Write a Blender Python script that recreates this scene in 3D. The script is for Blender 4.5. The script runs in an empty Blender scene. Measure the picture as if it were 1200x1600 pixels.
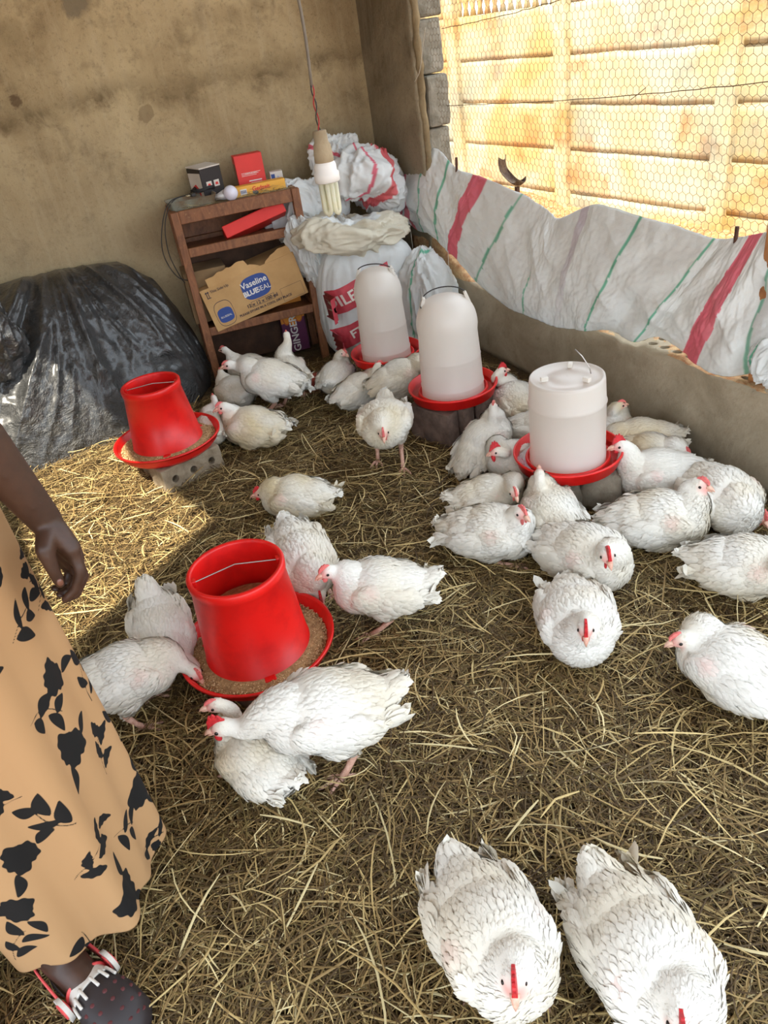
import bpy, bmesh, math, random
import numpy as np
from mathutils import Vector, Matrix, noise
from mathutils.bvhtree import BVHTree
random.seed(7); rng = np.random.default_rng(7)
PI = math.pi
S = bpy.context.scene
COL = S.collection

# ---------------------------------------------------------------- camera
CAMH = 1.4
F = 1200.0
def _n(v): return v / np.linalg.norm(v)
_D = _n(np.array([305., 1865., F]))
_d1 = np.array([-800., -650., F]); _d1 -= _d1.dot(_D) * _D; _d1 = _n(_d1)
_d2 = np.cross(_D, _d1)
RM = np.array([_d2, _d1, -_D])
cam_d = bpy.data.cameras.new('camera'); cam = bpy.data.objects.new('camera', cam_d); COL.objects.link(cam)
cam_d.sensor_fit = 'VERTICAL'; cam_d.sensor_height = 24; cam_d.lens = 18; cam_d.clip_start = 0.02
m3 = RM @ np.array([[1, 0, 0], [0, -1, 0], [0, 0, -1]])
cam.matrix_world = Matrix.Translation((0, 0, CAMH)) @ Matrix([list(map(float, r)) for r in m3]).to_4x4()
S.camera = cam

# ---------------------------------------------------------------- light
SUN_EL, SUN_DIR = math.radians(58), _n(np.array([0.84, 0.54]))
w = bpy.data.worlds.new('sky'); S.world = w; w.use_nodes = True
bg = w.node_tree.nodes['Background']
bg.inputs[0].default_value = (0.80, 0.90, 1.0, 1); bg.inputs[1].default_value = 4.0
sl = bpy.data.lights.new('sun', 'SUN'); sl.energy = 12.0; sl.color = (1.0, 0.92, 0.76); sl.angle = math.radians(0.6)
sun = bpy.data.objects.new('sun', sl); COL.objects.link(sun)
SUNV = Vector((SUN_DIR[0] * math.cos(SUN_EL), SUN_DIR[1] * math.cos(SUN_EL), -math.sin(SUN_EL)))
sun.rotation_euler = SUNV.to_track_quat('-Z', 'Y').to_euler(); sun.location = (-3, -2, 5)
S.view_settings.view_transform = 'Standard'; S.view_settings.look = 'None'
S.view_settings.exposure = -0.12; S.view_settings.gamma = 1.0; S.view_settings.use_curve_mapping = False

# ---------------------------------------------------------------- measuring helpers (rays from the camera to world planes)
def ray(px, py): return RM @ np.array([px - 600., py - 800., F])
def g(px, py, z=0.0):
    r = ray(px, py); t = (z - CAMH) / r[2]; p = t * r; return Vector((p[0], p[1], z))
def ply(px, py, y):
    r = ray(px, py); t = y / r[1]; return Vector((t * r[0], y, CAMH + t * r[2]))
WX, WS = 1.815, 0.08
def wx(y): return WX + WS * y
def plw(px, py, off=0.0):
    r = ray(px, py); t = (WX + off) / (r[0] - WS * r[1]); return Vector((t * r[0], t * r[1], CAMH + t * r[2]))
def plane(px, py, o, n):
    r = Vector(ray(px, py)); c = Vector((0, 0, CAMH)); t = (Vector(o) - c).dot(n) / r.dot(n); return c + r * t

# ---------------------------------------------------------------- colours and materials
def lin(c):
    return tuple((x / 12.92 if x <= 0.04045 else ((x + 0.055) / 1.055) ** 2.4) for x in (v / 255 for v in c))
def c4(c): return (c[0], c[1], c[2], 1)
MATS = {}
class NT:
    def __init__(s, name):
        s.m = bpy.data.materials.new(name); s.m.use_nodes = True; s.t = s.m.node_tree; s.N = s.t.nodes; s.L = s.t.links
        s.b = s.N['Principled BSDF']; MATS[name] = s.m
    def n(s, typ, ins=None, **kw):
        o = s.N.new(typ)
        for k, v in kw.items(): setattr(o, k, v)
        for k, v in (ins or {}).items():
            if hasattr(v, 'links') or isinstance(v, bpy.types.NodeSocket): s.L.new(v, o.inputs[k])
            else: o.inputs[k].default_value = v
        return o
    def coord(s, k='Object'): return s.n('ShaderNodeTexCoord').outputs[k]
    def noise(s, scale, detail=4, rough=.6, vec=None, dist=0):
        return s.n('ShaderNodeTexNoise', {'Vector': vec if vec is not None else s.coord(), 'Scale': scale, 'Detail': detail, 'Roughness': rough, 'Distortion': dist}).outputs['Fac']
    def ramp(s, fac, a, b, ca=(0, 0, 0, 1), cb=(1, 1, 1, 1)):
        r = s.n('ShaderNodeValToRGB', {'Fac': fac}); e = r.color_ramp.elements
        e[0].position = a; e[0].color = ca; e[1].position = b; e[1].color = cb; return r.outputs['Color']
    def mix(s, fac, a, b, typ='MIX'):
        o = s.N.new('ShaderNodeMix'); o.data_type = 'RGBA'; o.blend_type = typ
        for i, v in ((0, fac), (6, a), (7, b)):
            if isinstance(v, bpy.types.NodeSocket): s.L.new(v, o.inputs[i])
            elif i == 0: o.inputs[0].default_value = v
            else: o.inputs[i].default_value = c4(v)
        return o.outputs[2]
    def math(s, op, a, b=0.0, c=None):
        o = s.N.new('ShaderNodeMath'); o.operation = op
        for i, v in enumerate((a, b) if c is None else (a, b, c)):
            if isinstance(v, bpy.types.NodeSocket): s.L.new(v, o.inputs[i])
            else: o.inputs[i].default_value = v
        return o.outputs[0]
    def attr(s, name): return s.n('ShaderNodeAttribute', attribute_name=name)
    def bump(s, h, strength=.3, dist=.01):
        o = s.n('ShaderNodeBump', {'Height': h, 'Strength': strength, 'Distance': dist}); s.L.new(o.outputs[0], s.b.inputs['Normal']); return o
    def set(s, **kw):
        for k, v in kw.items():
            k = k.replace('_', ' ')
            if isinstance(v, bpy.types.NodeSocket): s.L.new(v, s.b.inputs[k])
            else: s.b.inputs[k].default_value = v
        return s
def pm(name, rgb, rough=.6, var=.15, scale=8, bump=.0, bscale=60, metal=0, spec=.5, rgb2=None, **kw):
    if name in MATS: return MATS[name]
    t = NT(name); c = lin(rgb)
    c2 = lin(rgb2) if rgb2 else tuple(x * (1 - var * 2) for x in c)
    nz = t.noise(scale, 5)
    t.set(Base_Color=t.mix(t.ramp(nz, .35, .65), c, c2), Roughness=rough, Metallic=metal)
    t.b.inputs['Specular IOR Level'].default_value = spec
    if bump: t.bump(t.noise(bscale, 5), bump, .004)
    for k, v in kw.items(): t.b.inputs[k.replace('_', ' ')].default_value = v
    return t.m

# ---------------------------------------------------------------- object helpers
ROOTM = {}
def empty(name, label, cat, loc=(0, 0, 0), rz=0, group=None):
    o = bpy.data.objects.new(name, None); COL.objects.link(o); o.empty_display_size = .05
    o.location = loc; o.rotation_euler = (0, 0, rz); o['label'] = label; o['category'] = cat
    if group: o['group'] = group
    ROOTM[o.name] = Matrix.LocRotScale(Vector(loc), Matrix.Rotation(rz, 3, 'Z').to_quaternion(), None)
    return o
def tag(o, label, cat, group=None, kind=None):
    o['label'] = label; o['category'] = cat
    if group: o['group'] = group
    if kind: o['kind'] = kind
    return o
def link(name, me, mat, parent=None, world=False, smooth=False, struct=False, label=None):
    """me: Mesh or BMesh in local coords (world=True: in world coords, brought into the root's frame)."""
    if isinstance(me, bmesh.types.BMesh):
        bm = me; me = bpy.data.meshes.new(name); bm.to_mesh(me); bm.free()
    o = bpy.data.objects.new(name, me); COL.objects.link(o)
    for m in (mat if isinstance(mat, (list, tuple)) else [mat]):
        if len(me.materials) < (len(mat) if isinstance(mat, (list, tuple)) else 1): me.materials.append(m)
    if smooth: me.shade_smooth()
    if parent:
        o.parent = parent
        if world:
            r = parent
            while r.parent: r = r.parent
            M = ROOTM.get(r.name)
            if M is None:
                M = Matrix.Translation(r.location)
            me.transform(M.inverted())
    elif world:
        # put the origin at the base centre
        vs = np.zeros(len(me.vertices) * 3); me.vertices.foreach_get('co', vs); vs = vs.reshape(-1, 3)
        c = Vector(((vs[:, 0].min() + vs[:, 0].max()) / 2, (vs[:, 1].min() + vs[:, 1].max()) / 2, vs[:, 2].min()))
        me.transform(Matrix.Translation(-c)); o.location = c
    if struct: o['kind'] = 'structure'
    if label: o['label'] = label
    return o
def npmesh(name, V, faces_q=None, faces_t=None, col=None, smooth=True):
    me = bpy.data.meshes.new(name); V = np.asarray(V, dtype=np.float32)
    q = np.asarray(faces_q if faces_q is not None else np.zeros((0, 4)), dtype=np.int32).reshape(-1, 4)
    t = np.asarray(faces_t if faces_t is not None else np.zeros((0, 3)), dtype=np.int32).reshape(-1, 3)
    me.vertices.add(len(V)); me.vertices.foreach_set('co', V.ravel())
    loops = np.concatenate([q.ravel(), t.ravel()]); me.loops.add(len(loops)); me.loops.foreach_set('vertex_index', loops)
    st = np.concatenate([np.arange(len(q)) * 4, len(q) * 4 + np.arange(len(t)) * 3]).astype(np.int32)
    me.polygons.add(len(st)); me.polygons.foreach_set('loop_start', st)
    me.update(calc_edges=True)
    if smooth: me.shade_smooth()
    if col is not None:
        a = me.color_attributes.new('Col', 'FLOAT_COLOR', 'POINT'); c = np.ones((len(V), 4), dtype=np.float32); c[:, :3] = col; a.data.foreach_set('color', c.ravel())
    return me
def grid(name, P, closed_u=False, col=None, smooth=True):
    """P: array (nu,nv,3)."""
    nu, nv = P.shape[:2]; i = np.arange(nu if closed_u else nu - 1); j = np.arange(nv - 1)
    I, J = np.meshgrid(i, j, indexing='ij'); I2 = (I + 1) % nu
    q = np.stack([I * nv + J, I2 * nv + J, I2 * nv + J + 1, I * nv + J + 1], -1).reshape(-1, 4)
    return npmesh(name, P.reshape(-1, 3), q, col=None if col is None else col.reshape(-1, 3), smooth=smooth)
def box(bm, c, d, R=None, bev=0.0, seg=2):
    r = bmesh.ops.create_cube(bm, size=1); vs = r['verts']
    bmesh.ops.scale(bm, vec=d, verts=vs)
    if bev:
        es = list({e for v in vs for e in v.link_edges})
        b = bmesh.ops.bevel(bm, geom=es, offset=bev, segments=seg, affect='EDGES', profile=.5); vs = list({v for f in b['faces'] for v in f.verts} | {v for v in vs if v.is_valid})
    M = Matrix.Translation(c) @ (R.to_4x4() if R is not None else Matrix.Identity(4))
    bmesh.ops.transform(bm, matrix=M, verts=vs); return vs
def tube(bm, pts, r, seg=8, caps=True, squash=None):
    pts = [Vector(p) for p in pts]; n = len(pts); rs = r if isinstance(r, (list, tuple)) else [r] * n
    rings = []; up = Vector((0, 0, 1)); prev = None
    for i, p in enumerate(pts):
        d = (pts[min(i + 1, n - 1)] - pts[max(i - 1, 0)])
        d = d.normalized() if d.length > 1e-9 else Vector((0, 0, 1))
        if prev is None:
            a = d.cross(up)
            if a.length < 1e-3: a = d.cross(Vector((1, 0, 0)))
        else: a = prev - d * prev.dot(d)
        a.normalize(); prev = a; b = d.cross(a)
        rings.append([bm.verts.new(p + (a * math.cos(t) + b * math.sin(t) * (squash or 1)) * rs[i]) for t in (2 * PI * k / seg for k in range(seg))])
    for i in range(n - 1):
        for k in range(seg): bm.faces.new((rings[i][k], rings[i][(k + 1) % seg], rings[i + 1][(k + 1) % seg], rings[i + 1][k]))
    if caps: bm.faces.new(rings[0][::-1]); bm.faces.new(rings[-1])
    for f in bm.faces: f.smooth = True
    return bm
def lathe(prof, seg=72, closed=False):
    P = np.array([[(r * math.cos(a), r * math.sin(a), z) for r, z in prof] for a in (2 * PI * k / seg for k in range(seg))])
    me = grid('lathe', P, closed_u=True)
    return me
def smooth_auto(o, ang=40):
    me = o.data; me.shade_smooth()
    bm = bmesh.new(); bm.from_mesh(me)
    for e in bm.edges:
        if len(e.link_faces) == 2 and e.calc_face_angle(0) > math.radians(ang): e.smooth = False
    bm.to_mesh(me); bm.free()
def bez(p0, p1, p2, p3, n=12):
    p0, p1, p2, p3 = map(Vector, (p0, p1, p2, p3))
    return [p0 * (1 - t) ** 3 + p1 * 3 * t * (1 - t) ** 2 + p2 * 3 * t * t * (1 - t) + p3 * t ** 3 for t in (i / (n - 1) for i in range(n))]
def catmull(pts, n=8):
    pts = [Vector(p) for p in pts]; P = [pts[0] * 2 - pts[1]] + pts + [pts[-1] * 2 - pts[-2]]; out = []
    for i in range(1, len(P) - 2):
        for k in range(n):
            t = k / n; a, b, c, d = P[i - 1:i + 3]
            out.append(.5 * ((2 * b) + (c - a) * t + (2 * a - 5 * b + 4 * c - d) * t * t + (3 * b - a - 3 * c + d) * t ** 3))
    return out + [pts[-1]]
def evaluated(ob):
    dg = bpy.context.evaluated_depsgraph_get(); dg.update(); return bpy.data.meshes.new_from_object(ob.evaluated_get(dg))
def remeshed(bm, voxel, sm=6, name='body'):
    me = bpy.data.meshes.new(name); bm.to_mesh(me); bm.free()
    o = bpy.data.objects.new('tmp', me); COL.objects.link(o)
    r = o.modifiers.new('r', 'REMESH'); r.mode = 'VOXEL'; r.voxel_size = voxel; r.use_smooth_shade = True
    if sm:
        s = o.modifiers.new('s', 'SMOOTH'); s.iterations = sm; s.factor = .6
    out = evaluated(o); bpy.data.objects.remove(o); bpy.data.meshes.remove(me); out.materials.clear(); return out
def text_mesh(s, size, extrude=.0004, spacing=1.0, bold=0.0, align='CENTER'):
    c = bpy.data.curves.new('t', 'FONT'); c.body = s; c.size = size; c.extrude = extrude; c.align_x = align; c.align_y = 'CENTER'; c.space_character = spacing; c.offset = bold; c.resolution_u = 3
    o = bpy.data.objects.new('t', c); COL.objects.link(o); me = evaluated(o); bpy.data.objects.remove(o); bpy.data.curves.remove(c); me.materials.clear(); return me
def frame_on(o, x, y):
    x = Vector(x).normalized(); z = x.cross(Vector(y)).normalized(); y = z.cross(x)
    return Matrix.Translation(o) @ Matrix((x, y, z)).transposed().to_4x4()
def put_text(name, s, size, mat, parent, o, x, y, lift=.0012, **kw):
    me = text_mesh(s, size, **kw); M = frame_on(o, x, y); M = M @ Matrix.Translation((0, 0, lift)); me.transform(M)
    return link(name, me, mat, parent, world=True)
def flat_shape(pts, M, th=.0006):
    bm = bmesh.new(); vs = [bm.verts.new((x, y, 0)) for x, y in pts]; f = bm.faces.new(vs)
    r = bmesh.ops.extrude_face_region(bm, geom=[f]); bmesh.ops.translate(bm, vec=(0, 0, th), verts=[v for v in r['geom'] if isinstance(v, bmesh.types.BMVert)])
    bmesh.ops.recalc_face_normals(bm, faces=bm.faces); bm.transform(M); return bm
def fbm(p, o=4): return noise.fractal(Vector(p), 1.0, 2.0, o)
def ridge(p): return 1 - abs(noise.noise(Vector(p))) * 2

# ================================================================ SETTING
BY = 3.82      # back wall
RX = 2.4       # roof height
def plaster(name, back):
    t = NT(name); co = t.coord(); a, b, d = lin((198, 178, 138)), lin((158, 137, 102)), lin((100, 84, 60))
    grey = lin((164, 150, 124))
    n1 = t.noise(1.6, 6, .65, co, .6); n2 = t.noise(7, 6, .7, co, .4); n3 = t.noise(75, 6, .75, co)
    mp = t.n('ShaderNodeMapping', {'Vector': co, 'Scale': (11, 11, .8)}).outputs[0]
    streak = t.noise(2.2, 5, .7, mp)
    c = t.mix(t.ramp(n1, .35, .65), a if back else grey, b if back else lin((116, 104, 84)))
    c = t.mix(t.math('MULTIPLY', t.ramp(streak, .48, .66), .5), c, lin((190, 172, 138)) if back else lin((152, 142, 122)))
    c = t.mix(t.math('MULTIPLY', t.ramp(n2, .52, .72), .55), c, d)
    c = t.mix(t.math('MULTIPLY', t.ramp(n3, .54, .68), .45), c, d)
    if back:
        sep = t.n('ShaderNodeSeparateXYZ', {'Vector': co}).outputs
        # dark, uneven damp band where two plaster lifts meet
        zz = t.math('ADD', sep[2], t.math('MULTIPLY', t.math('SUBTRACT', n1, .5), .30))
        zz = t.math('ADD', zz, t.math('MULTIPLY', t.math('SUBTRACT', n2, .5), .10))
        dz = t.math('ABSOLUTE', t.math('SUBTRACT', zz, 1.27))
        band = t.math('SUBTRACT', 1.0, t.math('DIVIDE', dz, .07)); band = t.math('MAXIMUM', band, 0.0)
        band = t.math('MULTIPLY', t.math('MULTIPLY', band, t.ramp(n2, .3, .6)), .85)
        c = t.mix(band, c, lin((104, 87, 60)))
        # wall turns greyer and darker towards the bottom
        low = t.n('ShaderNodeMapRange', {'Value': sep[2], 'From Min': 1.3, 'From Max': .7, 'To Min': 0, 'To Max': .45}).outputs[0]
        c = t.mix(low, c, lin((150, 134, 108)))
        for (cx, cz, r, col, st) in ((.84, 1.64, .075, (128, 116, 94), .9), (.555, 1.545, .06, (150, 132, 98), .45), (.49, 1.33, .045, (92, 72, 50), .8), (1.0, 1.19, .03, (110, 92, 66), .5)):
            dx = t.math('SUBTRACT', sep[0], cx); dzz = t.math('SUBTRACT', sep[2], cz)
            rr = t.math('SQRT', t.math('ADD', t.math('MULTIPLY', dx, dx), t.math('MULTIPLY', dzz, dzz)))
            rr = t.math('ADD', rr, t.math('ADD', t.math('MULTIPLY', t.math('SUBTRACT', n2, .5), .12), t.math('MULTIPLY', t.math('SUBTRACT', n1, .5), .12)))
            c = t.mix(t.math('MULTIPLY', t.n('ShaderNodeMapRange', {'Value': rr, 'From Min': r, 'From Max': r * .78}).outputs[0], st), c, lin(col))
    t.set(Base_Color=c, Roughness=.93); t.b.inputs['Specular IOR Level'].default_value = .25
    t.bump(t.math('ADD', t.math('MULTIPLY', n3, .5), n2), .7, .014)
    return t.m
M_back = plaster('plaster_back', True); M_side = plaster('plaster_side', False)
M_block = pm('concrete_block', (148, 142, 128), .95, rgb2=(112, 106, 92), scale=14, bump=.9, bscale=90)
M_red = None

def rough_slab(name, x0, x1, z0, z1, y, th, mat, res=.03, amp=.004, axis='y'):
    nu, nv = int((x1 - x0) / res), int((z1 - z0) / res)
    P = np.zeros((nu + 1, nv + 1, 3))
    for i in range(nu + 1):
        for j in range(nv + 1):
            x = x0 + (x1 - x0) * i / nu; z = z0 + (z1 - z0) * j / nv
            P[i, j] = (x, y + amp * fbm((x * 3, 1.7, z * 3)), z)
    me = grid(name, P); o = link(name, me, mat, struct=True)
    s = o.modifiers.new('s', 'SOLIDIFY'); s.thickness = th; s.offset = -1
    return o
rough_slab('wall_back', -1.4, 2.5, 0, RX, BY, .15, M_back)

# right wall beyond the opening: plaster face over rough block ends
YJ = 3.3
def xy(y, off): return Vector((wx(y) + off, y, 0))
nu, nv = 26, 110
P = np.zeros((nu + 1, nv + 1, 3))
for i in range(nu + 1):
    for j in range(nv + 1):
        z = RX * j / nv
        y0 = YJ + .018 * fbm((1, 3, z * 9)) + (.0 if z > .45 else -(.45 - z) * .0)
        y = y0 + (BY + .05 - y0) * i / nu
        P[i, j] = (wx(y) + .004 * fbm((4, y * 4, z * 4)), y, z)
o = link('wall_right', grid('wall_right', P), M_side, struct=True)
s = o.modifiers.new('s', 'SOLIDIFY'); s.thickness = .03; s.offset = 1
bm = bmesh.new(); z = .3; k = 0
while z < RX:
    h = .215
    for lay in range(2):
        vs = box(bm, (wx(3.5) + .035 + .06 + random.uniform(-.006, .012), YJ + .2 + random.uniform(-.012, .02), z + h / 2), (.125 + random.uniform(-.01, .015), .40, h - .006), bev=.012) if lay == 0 else []
    z += h; k += 1
bmesh.ops.subdivide_edges(bm, edges=bm.edges, cuts=5, use_grid_fill=True)
for v in bm.verts:
    n = fbm(v.co * 14, 4); v.co += Vector((n * .005, -n * .007, 0))
link('trim_1', bm, M_block, struct=True)
# mortar crust between plaster and block
bm = bmesh.new(); tube(bm, [(wx(YJ) + .026 + .006 * fbm((z * 6, 0, 0)), YJ - .004 + .012 * fbm((z * 9, 5, 0)), z) for z in np.arange(.3, RX, .03)], [.014 + .010 * abs(fbm((z * 12, 2, 1))) for z in np.arange(.3, RX, .03)], 7)
link('trim_2', bm, pm('mortar', (150, 132, 100), .95, rgb2=(110, 92, 64), bump=.8, bscale=60), struct=True)

# low wall with a top course of perforated bricks
LH = .317
def low_wall():
    ys = np.arange(-.8, YJ + .21, .02); prof = []
    zs = list(np.linspace(0, LH - .012, 14)); pts = [(0, z) for z in zs] + [(.006, LH - .003), (.016, LH)] + [(x, LH) for x in np.linspace(.03, .19, 9)] + [(.2, LH - .01), (.2, 0), (0, 0)]
    P = np.zeros((len(ys), len(pts), 3))
    for i, y in enumerate(ys):
        for j, (dx, z) in enumerate(pts):
            n = fbm((y * 5, dx * 9, z * 5)); n2 = fbm((y * 22, dx * 30, z * 22), 3)
            zz = z; xx = dx
            if z > .25 and dx < .19:
                k = (z - .25) / .067
                zz += k * (.006 * n + .004 * n2); xx += k * .007 * n2 + k * .010 * n
            else: xx += .004 * n
            # towards the jamb the top rises in a ragged mortar fillet
            if y > 2.95 and z > .2: zz += (z - .2) / .117 * min(1, (y - 2.95) / .3) * (.16 + .03 * n2)
            P[i, j] = (wx(y) + xx, y, zz)
    me = grid('wall_low', P); bm = bmesh.new(); bm.from_mesh(me); bmesh.ops.remove_doubles(bm, verts=bm.verts, dist=1e-4)
    bmesh.ops.holes_fill(bm, edges=[e for e in bm.edges if e.is_boundary], sides=0); bmesh.ops.recalc_face_normals(bm, faces=bm.faces); bm.to_mesh(me); bm.free(); return me
t = NT('low_wall'); co = t.coord(); sep = t.n('ShaderNodeSeparateXYZ', {'Vector': co}).outputs
n1 = t.noise(3, 6, .7, co, .5); n2 = t.noise(25, 6, .75, co)
c = t.mix(t.ramp(n1, .35, .7), lin((178, 164, 140)), lin((138, 124, 100)))
c = t.mix(t.math('MULTIPLY', t.ramp(n2, .55, .75), .5), c, lin((120, 104, 80)))
edge = t.math('GREATER_THAN', t.math('ADD', sep[2], t.math('MULTIPLY', t.math('SUBTRACT', n1, .5), .03)), LH - .001)
c = t.mix(edge, c, t.mix(t.ramp(n2, .35, .65), lin((214, 186, 140)), lin((168, 112, 72))))
t.set(Base_Color=c, Roughness=.95); t.bump(n2, .5, .008)
o = link('wall_low_right', low_wall(), t.m, struct=True)
# perforations of the brick course, cut as real holes lined dark by shade
bm = bmesh.new(); bmc = []
y = -.5
while y < 2.9:
    for dx in (.055, .105, .155):
        vs = bmesh.ops.create_cone(bm, cap_ends=True, segments=14, radius1=.014, radius2=.014, depth=.16)['verts']
        bmesh.ops.scale(bm, vec=(1, 1.25, 1), verts=vs); bmesh.ops.translate(bm, vec=(wx(y) + dx, y, LH), verts=vs)
    y += .058
hole_me = bpy.data.meshes.new('holes'); bm.to_mesh(hole_me); bm.free()
ho = bpy.data.objects.new('holes', hole_me); COL.objects.link(ho)
b = o.modifiers.new('b', 'BOOLEAN'); b.operation = 'DIFFERENCE'; b.object = ho; b.solver = 'EXACT'
me = evaluated(o); old = o.data; o.modifiers.clear(); o.data = me; bpy.data.objects.remove(ho)

# left wall and roof (outside the frame, they shade the room); the roof hole is made up, shaped to cast the sun patch
link('wall_left', (lambda bm: (box(bm, (-1.45, 2.6, RX / 2), (.15, 2.6, RX)), bm)[1])(bmesh.new()), M_back, struct=True)
def up(p, z=RX): p = Vector(p); t = (z - p.z) / (-SUNV.z); return (p.x - SUNV.x * t, p.y - SUNV.y * t)
lit = [(.468, 2.352, 0), (.389, 2.853, 0), (.415, 3.33, .04), (.356, 3.35, .137), (.30, 3.38, .26), (.19, 3.42, .44), (.06, 3.47, .52), (-.35, 3.5, .55), (-.55, 2.6, 0), (-.60, 1.67, 0), (-.07, 2.007, 0)]
hole = [up(p) for p in lit]
bm = bmesh.new()
outer = [bm.verts.new((x, y, RX)) for x, y in ((-1.9, -.9), (2.25, -.9), (2.25, 4.1), (-1.9, 4.1))]
inner = [bm.verts.new((x, y, RX)) for x, y in hole]
eds = [bm.edges.new((l[i], l[(i + 1) % len(l)])) for l in (outer, inner) for i in range(len(l))]
bmesh.ops.triangle_fill(bm, use_beauty=True, use_dissolve=False, edges=eds)
# drop faces inside the hole
def inside(x, y, poly):
    c = False
    for i in range(len(poly)):
        (x1, y1), (x2, y2) = poly[i], poly[i - 1]
        if (y1 > y) != (y2 > y) and x < (x2 - x1) * (y - y1) / (y2 - y1) + x1: c = not c
    return c
bmesh.ops.delete(bm, geom=[f for f in bm.faces if inside(f.calc_center_median().x, f.calc_center_median().y, hole)], context='FACES')
o = link('ceiling', bm, pm('roof_sheet', (150, 145, 135), .7), struct=True)
s = o.modifiers.new('s', 'SOLIDIFY'); s.thickness = .03; s.offset = 1

# floor
t = NT('litter_floor'); co = t.coord(); n1 = t.noise(5, 6, .7, co); n2 = t.noise(60, 6, .8, co, 1.0)
c = t.mix(t.ramp(n1, .35, .65), lin((96, 74, 42)), lin((62, 46, 26)))
c = t.mix(t.ramp(n2, .45, .7), c, lin((128, 104, 62)))
t.set(Base_Color=c, Roughness=.95); t.bump(n2, .9, .02); M_floor = t.m
nx, ny = 150, 220
def fz(x, y): return .006 * fbm((x * 5, y * 5, 0), 3) + .003 * fbm((x * 18, y * 18, 3), 3)
P = np.array([[(x, y, fz(x, y)) for y in np.linspace(-.8, 3.9, ny)] for x in np.linspace(-1.4, 2.2, nx)])
link('floor', grid('floor', P), M_floor, struct=True)

# ---------------------------------------------------------------- OUTSIDE: ground, precast wall, posts
t = NT('earth'); co = t.coord(); n1 = t.noise(2, 6, .7, co); n2 = t.noise(30, 6, .8, co)
c = t.mix(t.ramp(n1, .35, .65), lin((180, 136, 86)), lin((150, 100, 58))); c = t.mix(t.ramp(n2, .5, .7), c, lin((232, 208, 166)))
t.set(Base_Color=c, Roughness=.95); t.bump(n2, .9, .02)
P = np.array([[(x, y, -.02 + .02 * fbm((x * 2, y * 2, 0)) + .16 * math.exp(-((x - 3.9) ** 2 / .12 + (y - 5.5) ** 2 / .35)) * (1 + .25 * fbm((x * 9, y * 9, 0))) + (.05 * math.exp(-(x - 4.2) ** 2 / .05))) for y in np.linspace(-3, 11, 180)] for x in np.linspace(2.12, 5.2, 60)])
link('ground_outside', grid('ground_outside', P), t.m, struct=True)
bm = bmesh.new(); box(bm, (-30, 0, -.06), (60, 80, .02)); box(bm, (30, 0, -.1), (60, 80, .02))
link('ground_far', bm, t.m, struct=True)
t = NT('precast_panel'); co = t.coord(); n1 = t.noise(1.3, 5, .65, co, .8); n2 = t.noise(22, 6, .75, co); n3 = t.noise(3.1, 4, .6, co, .4); n4 = t.noise(1.9, 4, .6, t.n('ShaderNodeVectorMath', {0: co, 1: (7, 3, 1)}, operation='ADD').outputs[0])
c = t.mix(t.ramp(n1, .40, .62), lin((184, 176, 148)), lin((174, 146, 92)))
c = t.mix(t.math('MULTIPLY', t.ramp(n3, .52, .68), .6), c, lin((168, 98, 34)))
c = t.mix(t.math('MULTIPLY', t.ramp(n4, .52, .64), .55), c, lin((118, 122, 114)))
c = t.mix(t.math('MULTIPLY', t.ramp(n2, .55, .8), .35), c, lin((150, 124, 88)))
t.set(Base_Color=c, Roughness=.9); t.bump(n2, .6, .01); M_panel = t.m
FX = 4.2
posts = [7.28, 5.97, 4.68, 3.305, 1.95, .6, -.75]
root = empty('precast_wall', 'sunlit precast concrete wall of stacked slabs between posts, behind the wire netting', 'wall', (FX, 4, 0))
for a, b in zip(posts[:-1], posts[1:]):
    for k in range(6):
        z0 = -.18 + .3 * k
        if k == 5 and a > 5.9 and a < 6.1:
            for q in range(14):
                bm = bmesh.new(); yq = b + (a - b) * (q + .5) / 14
                tube(bm, [(FX, yq, 1.32), (FX, yq, 1.37), (FX, yq, 1.43), (FX, yq, 1.50), (FX, yq, 1.55)], [.028, .016, .030, .016, .028], 8); link('baluster', bm, M_panel, root, world=True)
            bm = bmesh.new(); box(bm, (FX, (a + b) / 2, 1.585), (.05, a - b, .07), bev=.006); link('top_rail', bm, M_panel, root, world=True)
            continue
        bm = bmesh.new(); L = a - b; n = 60; hh = .296
        tilt = random.uniform(-.006, .006)
        rows = 8; P = np.zeros((n + 1, rows + 1, 3))
        for i in range(n + 1):
            for j in range(rows + 1):
                y = b + L * i / n; z = z0 + hh * j / rows
                e = .004 * fbm((y * 9, k * 3.1, j // 8), 4) if j in (0, rows) else 0
                crack = 0
                P[i, j] = (FX + .004 * k % 2 * .5 + .004 * fbm((y * 3, z * 3, k)) + tilt * j / rows + (.006 if j == rows else 0), y, z + e + tilt * i / n)
        bm.free()
        o = link('slab', grid('slab', P), M_panel, root, world=True)
        s = o.modifiers.new('s', 'SOLIDIFY'); s.thickness = .04; s.offset = -1
for y in posts:
    bm = bmesh.new(); box(bm, (FX - .03, y, .75), (.11, .125, 1.9), bev=.012)
    bmesh.ops.subdivide_edges(bm, edges=[e for e in bm.edges if e.calc_length() > .5], cuts=40, use_grid_fill=True)
    for v in bm.verts: v.co += Vector((.004 * fbm(v.co * 9), .005 * fbm(v.co * 7 + Vector((9, 0, 0))), 0))
    link('post', bm, M_panel, root, world=True)
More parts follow.
